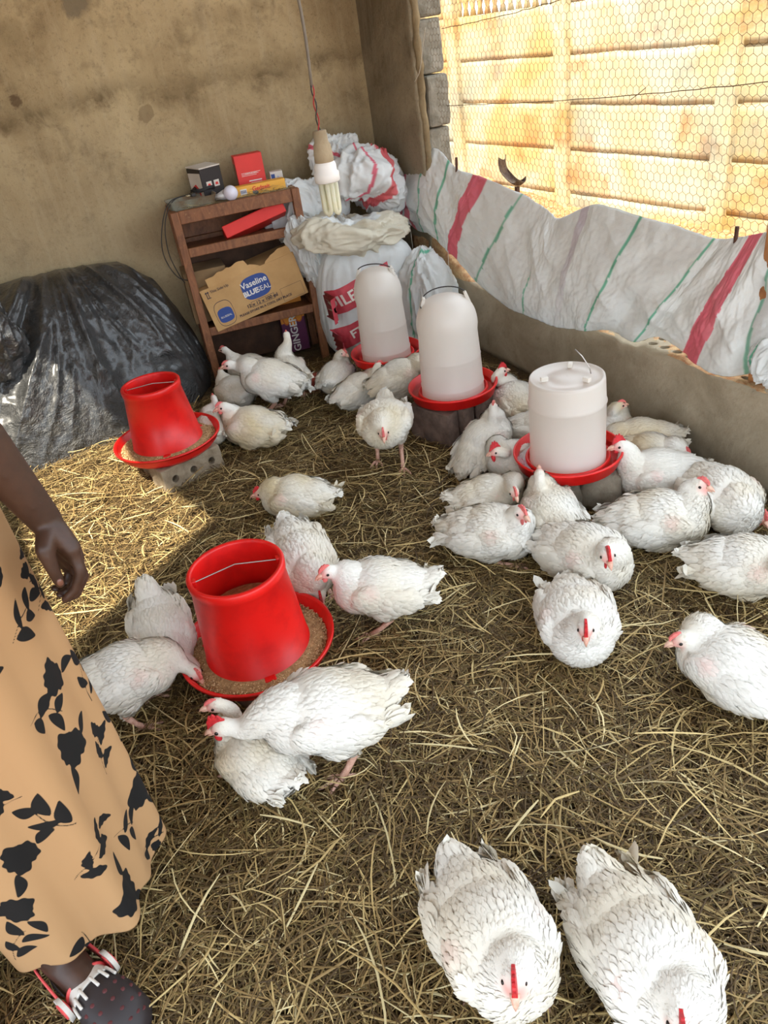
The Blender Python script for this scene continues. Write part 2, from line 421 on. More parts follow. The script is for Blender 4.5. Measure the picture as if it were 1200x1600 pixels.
# rubble at the wall's foot
M_rub = pm('rubble', (206, 158, 104), .95, rgb2=(158, 100, 60), scale=9, bump=.8, bscale=40)
for i in range(14):
    px, py = random.uniform(725, 885), 0
    y = random.uniform(4.75, 6.1); x = random.uniform(3.7, 4.1); r = random.uniform(.02, .06)
    bm = bmesh.new(); bmesh.ops.create_icosphere(bm, subdivisions=3, radius=r)
    for v in bm.verts: v.co *= 1 + .35 * fbm(v.co * (1.2 / r) + Vector((i * 7, 0, 0)), 3); v.co.z *= .6
    z = -.02 + .16 * math.exp(-((x - 3.9) ** 2 / .12 + (y - 5.5) ** 2 / .35)) + .05 * math.exp(-(x - 4.2) ** 2 / .05)
    bm.transform(Matrix.Translation((x, y, z + r * .3)))
    o = link('rubble_stone', bm, M_rub, world=True); tag(o, 'small orange brown stone in the rubble at the foot of the sunlit outside wall', 'stone', 'rubble stones outside')

# ---------------------------------------------------------------- wire netting in the opening
NO = .10
t = NT('wire'); t.set(Base_Color=c4(lin((128, 108, 84))), Roughness=.6, Metallic=.2); M_wire = t.m
def netting():
    a = .0165; V = []; Q = []   # hexagon edge
    wdt = a * math.sqrt(3); rr = .00075
    segs = {}
    y0, y1, z0, z1 = .7, YJ + .02, .33, 1.95
    ni = int((y1 - y0) / wdt); nj = int((z1 - z0) / (1.5 * a))
    nz = {}
    for j in range(nj):
        for i in range(ni):
            cy = y0 + wdt * (i + (.5 if j % 2 else 0)); cz = z0 + 1.5 * a * j
            pts = [(cy + a * math.sin(t), cz + a * math.cos(t)) for t in (k * PI / 3 for k in range(6))]
            for k in range(6):
                p, q = pts[k], pts[(k + 1) % 6]
                key = tuple(sorted(((round(p[0], 4), round(p[1], 4)), (round(q[0], 4), round(q[1], 4)))))
                segs[key] = 1
    def W(y, z):
        yy = y + .004 * noise.noise(Vector((y * 6, z * 6, 0))); zz = z + .005 * noise.noise(Vector((y * 5, z * 5, 9)))
        return np.array((wx(yy) + NO + .012 * noise.noise(Vector((y * 2, z * 2, 4))), yy, zz))
    for (p, q) in segs:
        A, B = W(*p), W(*q); d = _n(B - A); u = np.array((1, 0, 0.)); v = np.cross(d, u); n0 = len(V)
        for pt in (A, B):
            for k in range(3):
                an = k * 2 * PI / 3; V.append(pt + rr * (math.cos(an) * u + math.sin(an) * v))
        for k in range(3): Q.append((n0 + k, n0 + (k + 1) % 3, n0 + 3 + (k + 1) % 3, n0 + 3 + k))
    return npmesh('netting', V, Q)
root = empty('wire_netting', 'hexagonal chicken wire netting stretched across the window opening', 'netting', (wx(2) + NO, 2, .33))
link('mesh', netting(), M_wire, root, world=True)
for (a, b) in (((690, 45), (1000, -40)), ((698, 165), (1260, 122))):
    A, B = plw(*a, NO), plw(*b, NO); bm = bmesh.new()
    tube(bm, [A.lerp(B, k / 30) + Vector((0, 0, .004 * fbm((k * .7, a[1], 0)) - .012 * math.sin(PI * k / 30))) for k in range(31)], .0014, 6)
    link('support_wire', bm, pm('rusty_wire', (120, 96, 74), .6, metal=.5), root, world=True)
bm = bmesh.new(); tube(bm, [plw(985, 156, NO - .004), plw(997, 147, NO - .004), plw(1009, 137, NO - .004)], .0012, 6)
o = link('wire_twist', bm, M_wire, root, world=True)
M_rust = pm('rusty_rod', (104, 66, 46), .8, rgb2=(70, 44, 32), bump=.5)
for (a, b, lab) in (((713, 246), (708, 300), 'short rusty rod poking above the left end of the woven sack screen'), ((1152, 354), (1140, 440), 'short rusty rod poking above the right end of the woven sack screen')):
    bm = bmesh.new(); A, B = plw(*a, .07), plw(*b, .07); B.z = LH; tube(bm, [A, A.lerp(B, .5), B], .006, 8)
    tag(link('steel_rod', bm, M_rust, world=True), lab, 'rod')
# wooden post at the frame's right edge
bm = bmesh.new(); A = plw(1203, 400, .05); box(bm, (A.x + .02, A.y - .005, .62), (.045, .05, .62), bev=.004)
tag(link('wooden_post', bm, pm('raw_wood', (186, 128, 76), .8, rgb2=(140, 88, 48), scale=20, bump=.4), world=True), 'orange brown wooden post beside the right end of the woven sack screen', 'post')
# bent scrap beyond the netting
A = g(797, 292, .10); bm = bmesh.new()
c0 = plw(785, 250, .32); c1 = plw(790, 275, .32); c2 = plw(806, 290, .32); c3 = plw(818, 283, .32)
P = np.zeros((24, 9, 3)); cu = catmull([c0, c0.lerp(c1, .5) + Vector((0, .01, 0)), c1, c2, c3], 6)[:24]
for i, p in enumerate(cu):
    for j in range(9):
        s_ = (j - 4) / 4; P[i, j] = (p.x + .03 * s_ + .012 * (1 - s_ * s_), p.y + .012 * s_, p.z + .018 * s_ * s_)
o = link('metal_offcut', grid('metal_offcut', P), pm('rust_plate', (120, 100, 78), .7, rgb2=(74, 48, 36), scale=20, metal=.3), world=True)
s = o.modifiers.new('s', 'SOLIDIFY'); s.thickness = .003
tag(o, 'curled rusty metal offcut standing outside beyond the netting', 'scrap metal')
bm = bmesh.new(); A = plw(808, 292, .32); tube(bm, [A, Vector((A.x, A.y, .0)) ], .012, 8)
tag(link('fence_stake', bm, M_rust, world=True), 'dark stake holding up the curled rusty offcut outside', 'stake')

# ================================================================ WOVEN SACKS
def weave(name, base, rough=.55, use_col=True):
    t = NT(name); uv = t.coord('Object')
    n1 = t.noise(9, 5, .65); n2 = t.noise(55, 4, .6)
    c = t.attr('Col').outputs['Color'] if use_col else t.mix(0, base, base)
    c = t.mix(t.math('MULTIPLY', t.ramp(n1, .5, .75), .2), c, lin((176, 162, 136)))
    w1 = t.n('ShaderNodeTexWave', {'Vector': uv, 'Scale': 110, 'Distortion': 1.5}, wave_type='BANDS', bands_direction='Z').outputs['Fac']
    t.set(Base_Color=c, Roughness=rough); t.b.inputs['Specular IOR Level'].default_value = .35
    t.bump(t.math('ADD', t.math('MULTIPLY', w1, .15), n2), .35, .004)
    tr = t.n('ShaderNodeBsdfTranslucent', {'Color': c}); mx = t.n('ShaderNodeMixShader', {0: .30, 1: t.b.outputs[0], 2: tr.outputs[0]})
    t.L.new(mx.outputs[0], t.N['Material Output'].inputs[0]); return t.m
M_weave = weave('woven_polypropylene', None)
WHITE = lin((234, 236, 234)); PINK = lin((230, 118, 136)); TEAL = lin((110, 190, 158)); PURP = lin((190, 172, 184)); RED = lin((206, 62, 72)); ROSE = lin((222, 104, 108))

def curtain():
    K = [(612, 283, 646, 352), (640, 257, 655, 361), (680, 232, 670, 365), (712, 262, 692, 385), (738, 272, 700, 394), (757, 278, 712, 403), (816, 303, 744, 440),
         (846, 321, 792, 479), (862, 333, 818, 491), (875, 341, 846, 502), (914, 324, 868, 511), (942, 320, 895, 514), (1001, 338, 914, 517),
         (1054, 352, 954, 516), (1116, 372, 990, 534), (1143, 372, 1029, 526), (1171, 368, 1067, 549), (1192, 364, 1089, 570), (1206, 362, 1137, 588), (1240, 366, 1215, 574)]
    nK = len(K); sub = 22; nv = 90; nuu = (nK - 1) * sub + 1
    us = np.linspace(0, nK - 1, nuu)
    A = np.array(K, float)
    def interp(u):
        i = min(int(u), nK - 2); t = u - i; p = [A[max(i - 1, 0)], A[i], A[i + 1], A[min(i + 2, nK - 1)]]
        return .5 * ((2 * p[1]) + (p[2] - p[0]) * t + (2 * p[0] - 5 * p[1] + 4 * p[2] - p[3]) * t * t + (3 * p[1] - p[0] - 3 * p[2] + p[3]) * t ** 3)
    P = np.zeros((nuu, nv, 3)); C = np.zeros((nuu, nv, 3))
    for i, u in enumerate(us):
        a = interp(u)
        ot = .075 if u > 2.2 else .075 * max(0, u / 2.2) - .02 * (1 - u / 2.2)
        ob = -.03 if u < 12 else min(.05, -.03 + .08 * (u - 12) / 2)
        T = plw(a[0], a[1], ot); B = plw(a[2], a[3], ob)
        if ob > -.01 and B.z < LH + .012: B = g(a[2], a[3], LH + .012)
        for j in range(nv):
            t = j / (nv - 1)
            x = T.lerp(B, t)
            bulge = math.sin(PI * t) ** .8
            fold = .026 * noise.noise(Vector((u * .9 + t * 2.2, t * .8, 1))) + 0.034 * (1 - abs(noise.noise(Vector((u * .55 - t * 2.6, t * 1.3, 5)))) * 2.4) * (.4 + .6 * t)
            fine = .006 * fbm((u * 2.2 - t * 2, t * 5, 8), 4)
            crinkle = .0022 * fbm((u * 9, t * 26, 3), 3)
            off = bulge * (.03 + fold) + (fine + crinkle)
            z = x.z - .012 * bulge
            xx = x.x - off; yy = x.y - off * .25
            # stay in front of the low wall
            if z < LH + .004 and xx > wx(yy) - .006: xx = wx(yy) - .006
            P[i, j] = (xx, yy, z)
            uu = u + .05 * fbm((t * 4, u, 2))
            c = np.array(WHITE)
            def stripe(a0, a1, col):
                return col if a0 <= uu <= a1 else None
            for (a0, a1, col, s_) in ((4.05, 5.1, PINK, .95), (16.0, 17.0, PINK, .95), (.08, .32, PINK, .9), (.55, .9, PINK, .9), (1.55, 1.62, TEAL, .9), (2.62, 2.72, TEAL, .9),
                                      (5.96, 6.04, TEAL, .85), (7.96, 8.04, TEAL, .8 if t > .5 else 0), (11.96, 12.05, TEAL, .9), (13.97, 14.05, TEAL, .9), (9.9, 10.25, PURP, .6 * (1 - t)), (18.35, 18.42, TEAL, .8)):
                if a0 <= uu <= a1: c = c * (1 - s_) + np.array(col) * s_
            C[i, j] = c
    return grid('sack_screen', P, col=C)
o = link('sack_screen', curtain(), M_weave, world=True)
s = o.modifiers.new('s', 'SOLIDIFY'); s.thickness = .0015
tag(o, 'long white woven sack with pink and teal stripes screening the bottom of the window opening', 'sack')
# gathered tail of that screen at the frame's right edge
def blob(name, c, r, rot=(0, 0, 0), amp=.02, freq=1.0, seed=0, sup=2.6, cols=None, nu=180, nv=110, wr=.5, mat=None, dirv=(1, 1, .35), zmin=None):
    R = Matrix.Rotation(rot[2], 3, 'Z') @ Matrix.Rotation(rot[1], 3, 'Y') @ Matrix.Rotation(rot[0], 3, 'X')
    P = np.zeros((nu, nv, 3)); C = np.zeros((nu, nv, 3)); sgn = lambda v, e: math.copysign(abs(v) ** e, v); e = 2 / sup
    for i in range(nu):
        th = 2 * PI * i / nu
        for j in range(nv):
            ph = -PI / 2 + PI * j / (nv - 1)
            q = Vector((sgn(math.cos(ph), e) * sgn(math.cos(th), e), sgn(math.cos(ph), e) * sgn(math.sin(th), e), sgn(math.sin(ph), e)))
            n = q.normalized()
            w_ = Vector((q.x * dirv[0], q.y * dirv[1], q.z * dirv[2])) * freq + Vector((seed * 3.7, seed, 0))
            wp = w_ + Vector((noise.noise(w_ * 1.3), noise.noise(w_ * 1.3 + Vector((5, 5, 5))), 0)) * .5
            d = amp * noise.noise(w_ * 1.2) + amp * wr * (ridge(wp * 2.2) - .5) + amp * wr * .5 * (ridge(wp * 5 + Vector((0, 7, 0))) - .5) + amp * .12 * fbm(wp * 12, 3)
            p = Vector((q.x * r[0], q.y * r[1], q.z * r[2])) + n * d
            pw = Vector(c) + R @ p
            if zmin is not None and pw.z < zmin: pw.z = zmin
            P[i, j] = pw; C[i, j] = cols(q) if cols else WHITE
    return grid(name, P, closed_u=True, col=C)
# sacks heaped in the corner: centre (x,y,z), radii, rotation
def stripes_x(*bands):
    def f(q):
        for axis, a0, a1, col in bands:
            v = (q.x, q.y, q.z)[axis] + .03 * noise.noise(q * 4)
            if a0 < v < a1: return col
        return WHITE
    return f
DUST = lin((224, 216, 196))
sacks = [
 ('white woven feed sack with red lettering standing between the wooden shelf and the rear drinker', (1.70, 3.34, .27), (.24, .17, .30), (0, 0, -.25), .022, 1, None, 3.2),
 ('creased white sack draped over the lettered feed sack', (1.67, 3.36, .585), (.27, .20, .075), (.05, .10, -.2), .06, 2, lambda q: DUST if q.z < .9 else WHITE, 2.4),
 ('folded white sack with a broad red stripe, topmost in the corner heap', (1.90, 3.52, .74), (.20, .17, .12), (.1, .45, .25), .075, 3, stripes_x((0, -.22, .08, ROSE), (0, -.62, -.56, PINK)), 2.1),
 ('grey white crumpled sack against the back wall at the left of the corner heap', (1.58, 3.62, .66), (.17, .14, .16), (0, .25, .1), .07, 4, None, 2.2),
 ('white sack on the floor of the corner behind the middle drinker', (1.90, 3.12, .22), (.13, .15, .24), (0, 0, .1), .05, 5, stripes_x((1, -.3, -.24, TEAL)), 2.8),
 ('tied neck of a white sack with red stripes atop the corner heap', (1.80, 3.62, .87), (.13, .11, .09), (0, .5, 0), .075, 6, stripes_x((2, -.1, .1, PINK)), 2.0),
 ('slack white sack hanging down between the heap and the shelf', (1.52, 3.45, .50), (.10, .12, .17), (0, -.3, 0), .06, 8, None, 2.2),
]
sackobj = []
for lab, c, r, rot, amp, sd, cf, sup in sacks:
    o = link('woven_sack', blob('woven_sack', c, r, rot, amp, 1.0, sd, sup, cf, zmin=.004), M_weave, world=True)
    tag(o, lab, 'sack', None); sackobj.append(o)
# red printed bands with white lettering on the standing feed sack, pressed onto its surface
def bvh_world(o):
    vs = [o.matrix_basis @ v.co for v in o.data.vertices]; return BVHTree.FromPolygons(vs, [p.vertices[:] for p in o.data.polygons])
def press(me, bvh, lift=.002):
    out = 0
    cm = Vector((0, 0, CAMH))
    for v in me.vertices:
        loc, nor, idx, d = bvh.find_nearest(v.co)
        if loc: v.co = loc + (nor if nor.dot(Vector((-.3, -1, .3))) > 0 else -nor) * lift
    return me
FS = sackobj[0]; FB = bvh_world(FS)
M_redink = pm('red_print', (200, 70, 82), .6, var=.12, scale=30); M_whiteink = pm('white_print', (232, 224, 214), .6, var=.05)
def band(px0, px1, px2, px3, n=30, m=12):
    """four photo corners -> points on the sack's front"""
    a, b, c, d = [ply(*p, 3.17) for p in (px0, px1, px2, px3)]
    P = np.zeros((n, m, 3))
    for i in range(n):
        for j in range(m):
            u, v = i / (n - 1), j / (m - 1); P[i, j] = (a.lerp(b, u)).lerp(d.lerp(c, u), v)
    return grid('band', P)
def press_along(me, bvh, lift):
    for v in me.vertices:
        d = Vector((0, 1, 0)); hit = bvh.ray_cast(v.co - d * .5, d)
        if hit[0] is not None: v.co = hit[0] - d * lift
    return me
me = press_along(band((516, 470), (604, 408), (610, 446), (524, 508), 60, 24), FB, .005); link('printed_band', me, M_redink, FS, world=True)
me = press_along(band((534, 524), (600, 476), (600, 512), (540, 562), 50, 24), FB, .005); link('printed_band', me, M_redink, FS, world=True)
def txt_on(s, size, p, q, bvh, parent, y=3.17, lift=.009, bold=.0015, mat=M_whiteink):
    me = text_mesh(s, size, extrude=0, bold=bold)
    A, B = ply(*p, y), ply(*q, y); x = (B - A).normalized(); up_ = Vector((0, -1, 0)).cross(x) * -1
    if up_.z < 0: up_ = -up_
    me.transform(Matrix.Translation(A.lerp(B, .5)) @ Matrix((x, up_, x.cross(up_))).transposed().to_4x4())
    press_along(me, bvh, lift); return link('printed_text', me, mat, parent, world=True)
txt_on('OILER FEED', .068, (514, 494), (622, 415), FB, FS)
txt_on('FT', .06, (548, 535), (580, 508), FB, FS)
# right end knot of the screen
o = link('woven_sack', blob('woven_sack', (wx(1.31) + .045, 1.315, LH + .105), (.05, .075, .10), (.3, 0, .1), .03, 1.2, 9, 2.0, stripes_x((1, .4, .48, TEAL))), M_weave, world=True)
tag(o, 'bunched up end of a white sack on the low wall at the right edge', 'sack')
# thin white cords
M_cord = pm('cord', (206, 200, 186), .8, var=.05)
for pts, lab in (([(700, 392), (701, 420), (700, 440), (698, 468)], 'thin white cord hanging from the sack screen to the middle drinker'),
                 ([(640, 350), (644, 380), (646, 410), (648, 430)], 'thin white cord hanging down in front of the corner sacks'),
                 ([(665, 43), (661, 70), (656, 110), (648, 128)], 'pale cord hanging on the block edge at the top of the opening')):
    bm = bmesh.new(); off = -.06 if pts[0][1] > 300 else -.02
    tube(bm, catmull([plw(*p, off) for p in pts], 6), .0014, 6); tag(link('cord', bm, M_cord, world=True), lab, 'cord')

# ================================================================ BLACK PLASTIC HEAP
def base_y(x): # front foot of the heap
    return float(np.interp(x, [-1.35, -.15, .03, .37, .6, .80, .90, .97], [3.30, 3.275, 3.265, 3.30, 3.36, 3.45, 3.58, 3.8]))
def crest(x): return float(np.interp(x, [-1.35, -.3, .0, .2, .45, .68, .80, .88, .93, .97], [.45, .56, .66, .665, .66, .63, .52, .34, .20, .0]))
def heap():
    nu, nv = 330, 150; P = np.zeros((nu, nv, 3)); x0, x1 = -1.36, .97
    for i in range(nu):
        x = x0 + (x1 - x0) * i / (nu - 1); yb = base_y(x); H = crest(x)
        for j in range(nv):
            t = j / (nv - 1); a = t
            prof = 1 - (1 - a) ** 1.9
            y = yb + (BY - .012 - yb) * (a ** 1.15)
            z = H * prof
            # folds radiating from the crest at x ~ .5
            ang = math.atan2(x - .42, max(.02, (H - z) + .12))
            env = min(1, 4 * a) * min(1, 6 * (1 - a) + .25)
            f1 = ridge((ang * 2.6 + 3, z * .8, 1.5)); f2 = ridge((ang * 6.3 + 9, z * 2.1, 4.2)); f3 = ridge((x * 9 + z * 5, z * 9 - x * 4, 2))
            f4 = fbm((x * 22, z * 22, y * 22), 4)
            d = env * (.040 * max(f1, -.4) + .022 * f2 * abs(f2) + .009 * f3 + .004 * f4) - .012
            yy = y - d * .85 - .03 * math.sin(PI * min(1, a * 1.2)) * (noise.noise(Vector((x * 2.3, 0, 3))) + .4); zz = max(.002, z + d * .55)
            P[i, j] = (x, min(yy, BY - .012), zz)
    return grid('heap', P)
t = NT('black_plastic'); n1 = t.noise(26, 5, .7, None, .8); n2 = t.noise(7, 5, .7, None, 1.2); n3 = t.noise(3, 4, .6)
co = t.coord()
t.set(Base_Color=t.mix(t.math('MULTIPLY', t.ramp(n3, .4, .7), .8), lin((16, 17, 19)), lin((38, 39, 38))), Roughness=.52)
t.b.inputs['Specular IOR Level'].default_value = 1.0; t.b.inputs['Coat Weight'].default_value = .9; t.b.inputs['Coat Roughness'].default_value = .27
t.bump(t.math('ADD', n2, t.math('MULTIPLY', n1, .5)), 1.0, .03); M_blk = t.m
tag(link('plastic_sheet', heap(), M_blk, world=True, smooth=True), 'black plastic sheet heaped over a mound against the back wall', 'plastic sheet')
# loose bunched corner of plastic at the left
o = link('plastic_bundle', blob('plastic_bundle', (-.03, 3.50, .50), (.21, .13, .20), (0, .3, 0), .06, 1.3, 11, 2.0, None), M_blk, world=True)
tag(o, 'bunched black plastic bag at the left edge beside the covered heap', 'plastic bag')

# ================================================================ WOODEN SHELF UNIT
t = NT('brown_wood'); co = t.coord(); mp = t.n('ShaderNodeMapping', {'Vector': co, 'Scale': (3, 3, 1)}).outputs[0]
n1 = t.noise(9, 6, .7, mp, 1.5); n2 = t.noise(50, 4, .7)
c = t.mix(t.ramp(n1, .35, .65), lin((142, 92, 56)), lin((104, 62, 36))); c = t.mix(t.math('MULTIPLY', t.ramp(n2, .6, .75), .4), c, lin((176, 140, 96)))
t.set(Base_Color=c, Roughness=.55); t.bump(n2, .2, .003); M_wood = t.m
A, B = g(339, 603), g(510, 560)
SH = math.atan2(B.y - A.y, B.x - A.x); SW = .585; SD = .275; SZ = .815
SR = Matrix.Rotation(SH, 3, 'Z'); SO = A.copy(); SO.z = 0       # front-left foot
def sh(x, y, z): return SO + SR @ Vector((x, y, z))
shelf = empty('shelf_unit', 'brown wooden open shelf unit standing against the back wall, piled with boxes', 'shelf', sh(SW / 2, SD / 2, 0), SH)
LG = .036
def shbox(name, x0, x1, y0, y1, z0, z1, mat=M_wood, bev=.003, parent=shelf):
    bm = bmesh.new(); box(bm, sh((x0 + x1) / 2, (y0 + y1) / 2, (z0 + z1) / 2), (x1 - x0, y1 - y0, z1 - z0), SR, bev)
    return link(name, bm, mat, parent, world=True)
for x in (0, SW - LG):
    for y in (0, SD - LG): shbox('leg', x, x + LG, y, y + LG, 0, SZ - .001)
def frame_rails(z0, z1):
    shbox('rail', LG, SW - LG, .006, .028, z0, z1); shbox('rail', LG, SW - LG, SD - .028, SD - .006, z0, z1)
    shbox('side_rail', .006, .028, LG, SD - LG, z0, z1); shbox('side_rail', SW - .028, SW - .006, LG, SD - LG, z0, z1)
frame_rails(SZ - .055, SZ); frame_rails(.615, .655); frame_rails(.245, .285)
shbox('top_board', .028, SW - .028, .028, SD - .028, SZ - .02, SZ - .006, pm('dusty_board', (150, 132, 108), .9, rgb2=(110, 92, 70), scale=12, bump=.4))
shbox('shelf_board', .028, SW - .028, .028, SD - .028, .622, .636)
shbox('shelf_board', .028, SW - .028, .028, SD - .028, .252, .266)
shbox('back_or_shade_panel', .028, SW - .028, SD - .018, SD - .010, .655, SZ - .055)
M_shade = pm('shade_board', (92, 62, 42), .8, rgb2=(66, 44, 30), scale=9, bump=.2)  # dark lower back panels, added to stand in for shade inside the shelf
shbox('back_or_shade_panel', .028, SW - .028, SD - .018, SD - .010, .285, .615, M_shade)
shbox('back_or_shade_panel', .036, SW - .036, SD - .018, SD - .010, .01, .245, M_shade)
shbox('side_panel', .010, .020, LG, SD - LG, .655, SZ - .055); shbox('side_panel', SW - .02, SW - .010, LG, SD - LG, .655, SZ - .055)

def quadbox(name, label, cat, o, xd, yd, w_, h_, d_, mat, bev=.002, up2=None):
    """carton: o = lower-left corner of the front face, xd / yd = its width / height directions."""
    x = Vector(xd).normalized(); n = x.cross(Vector(yd)).normalized(); y = n.cross(x)
    c = Vector(o) + x * w_ / 2 + y * h_ / 2 - n * d_ / 2
    R = Matrix((x, y, n)).transposed()
    bm = bmesh.new(); box(bm, c, (w_, h_, d_), R, bev)
    b = min((c + R @ Vector((sx * w_ / 2, sy * h_ / 2, sz * d_ / 2))).z for sx in (-1, 1) for sy in (-1, 1) for sz in (-1, 1))
    root = empty(name, label, cat, (c.x, c.y, b))
    link('carton', bm, mat, root, world=True)
    return root, (lambda u, v, l=0.0012: Vector(o) + x * u + y * v + n * l), x, y, n
M_card = pm('cardboard', (196, 156, 104), .85, rgb2=(178, 138, 88), scale=6, bump=.15, bscale=30)
M_blue = pm('blue_print', (48, 74, 140), .6, var=.05); M_dark = pm('dark_print', (44, 40, 58), .7, var=.02); M_lt = pm('light_print', (226, 222, 216), .6, var=.02)
# big carton, leaning on its lower left corner on the shelf's lower rail
sn = SR @ Vector((0, -1, 0)); so = sh(0, .0, 0)
def sp(px, py, d=0.0): return plane(px, py, so + sn * d, sn)
p_bl, p_br, p_tl = sp(341, 519, .006), sp(482, 457, .006), sp(308, 443, .006)
W_ = (p_br - p_bl).length; H_ = .205
yd = (p_tl - p_bl)
root, at, X, Y, N = quadbox('cardboard_carton', 'big brown cardboard carton with a blue printed badge, tilted on the lower shelf', 'box', p_bl, p_br - p_bl, yd, W_, H_, .20, M_card)
# raised torn flap along the top
bm = bmesh.new(); n = 40; top = []
for i in range(n + 1):
    u = W_ * (.10 + .88 * i / n); top.append((u, H_ + .035 + .008 * fbm((u * 30, 1, 1)) + (.02 if i < 20 else 0.0) * (i / 20) - (.035 * math.exp(-((i - 26) / 5) ** 2))))
for sgn_ in (0, 1):
    pass
vs = [bm.verts.new(at(u, H_ - .004, -.001)) for u, _ in top]; vt = [bm.verts.new(at(u, v, -.004 - (v - H_) * .3)) for u, v in top]
for i in range(n): bm.faces.new((vs[i], vs[i + 1], vt[i + 1], vt[i]))
o = link('flap', bm, M_card, root, world=True); s = o.modifiers.new('s', 'SOLIDIFY'); s.thickness = .004
ts = W_ / .45
def badge(cx, cy, w, h, mat, lift=.001, parent=root, at=at, X=X, Y=Y, N=N, bulge=.12, name='printed_badge'):
    pts = []
    for k in range(40):
        a = 2 * PI * k / 40; cx_, sy_ = math.cos(a), math.sin(a)
        x = math.copysign(abs(cx_) ** .55, cx_) * w / 2; y = math.copysign(abs(sy_) ** .55, sy_) * h / 2 * (1 + bulge * (1 - (2 * x / w) ** 2)) / (1 + bulge)
        pts.append((x, y))
    return link(name, flat_shape(pts, frame_on(at(cx, cy, lift), X, Y), .0005), mat, parent, world=True)
badge(W_ * .53, H_ * .62, W_ * .29, H_ * .53, M_blue)
put_text('printed_text', 'Vaseline', .037 * ts, M_lt, root, at(W_ * .525, H_ * .72), X, Y, lift=.0012, bold=.0006)
put_text('printed_text', 'BLUE', .031 * ts, M_lt, root, at(W_ * .46, H_ * .53), X, Y, lift=.0012, bold=.0012)
put_text('printed_text', 'SEAL', .031 * ts, M_lt, root, at(W_ * .60, H_ * .53), X, Y, lift=.0012)
put_text('printed_text', '12 x 12 x 100 ml', .022 * ts, M_dark, root, at(W_ * .535, H_ * .26), X, Y, bold=.0004)
put_text('printed_text', 'PLEASE STORE IN A COOL DRY PLACE', .015 * ts, M_dark, root, at(W_ * .55, H_ * .13), X, Y, bold=.0002)
put_text('printed_text', 'This Side Up', .017 * ts, M_dark, root, at(W_ * .19, H_ * .90), X, Y)
def rect_line(u0, v0, u1, v1, w=.0015, parent=None, at=at, X=X, Y=Y, mat=M_dark):
    bm = bmesh.new(); R = Matrix((X, Y, X.cross(Y))).transposed()
    for (a, b, c, d) in ((u0, v0, u1, v0 + w), (u0, v1 - w, u1, v1), (u0, v0, u0 + w, v1), (u1 - w, v0, u1, v1)):
        box(bm, at((a + c) / 2, (b + d) / 2, .0008), (abs(c - a), abs(d - b), .0006), R)
    return link('printed_frame', bm, mat, parent, world=True)
rect_line(W_ * .42, H_ * .20, W_ * .67, H_ * .33, parent=root)
rect_line(W_ * .74, H_ * .03, W_ * .97, H_ * .34, .001, parent=root)
badge(W_ * .145, H_ * .30, W_ * .155, H_ * .34, M_blue, name='printed_jar')
badge(W_ * .145, H_ * .34, W_ * .19, H_ * .60, M_dark, .0002, name='printed_jar'); badge(W_ * .145, H_ * .34, W_ * .183, H_ * .575, M_card, .0005, name='printed_jar')
badge(W_ * .145, H_ * .28, W_ * .155, H_ * .30, M_blue, .0012, name='printed_jar')
put_text('printed_text', 'BLUESEAL', .012 * ts, M_lt, root, at(W_ * .145, H_ * .27), X, Y, lift=.002)
rect_line(W_ * .045, H_ * .78, W_ * .085, H_ * .785, .002, parent=root)
for du in (.05, .07):
    bm = bmesh.new(); box(bm, at(W_ * du, H_ * .85, .0008), (.003, H_ * .12, .0006), Matrix((X, Y, N)).transposed()); link('printed_arrow', bm, M_dark, root, world=True)
    link('printed_arrow', flat_shape([(-.006, 0), (.006, 0), (0, .009)], frame_on(at(W_ * du, H_ * .90, .0008), X, Y), .0005), M_dark, root, world=True)
# brown carton behind, at the left side of the shelf
root, at2, X2, Y2, N2 = quadbox('cardboard_carton', 'dull brown open carton behind the big badge carton, at the left of the shelf', 'box', sh(-.015, .06, .30), SR @ Vector((1, 0, 0)), (0, 0, 1), .20, .24, .17, pm('cardboard_dark', (140, 112, 78), .9))
# red carton in the upper compartment
M_redbox = pm('red_carton', (222, 50, 44), .5, var=.08, scale=5)
a_, b_ = sp(405, 382, -.02), sp(474, 348, .0)
root, at3, X3, Y3, N3 = quadbox('red_carton', 'flat red carton slid at a slant into the top compartment of the shelf', 'box', sh(.22, .02, .662), SR @ Vector((.94, 0, .20)), SR @ Vector((-.2, .35, .9)), .30, .055, .17, M_redbox, .004)
put_text('printed_text', 'OPEN HERE', .014, M_redbox, root, at3(.15, .028), X3, Y3) if False else None
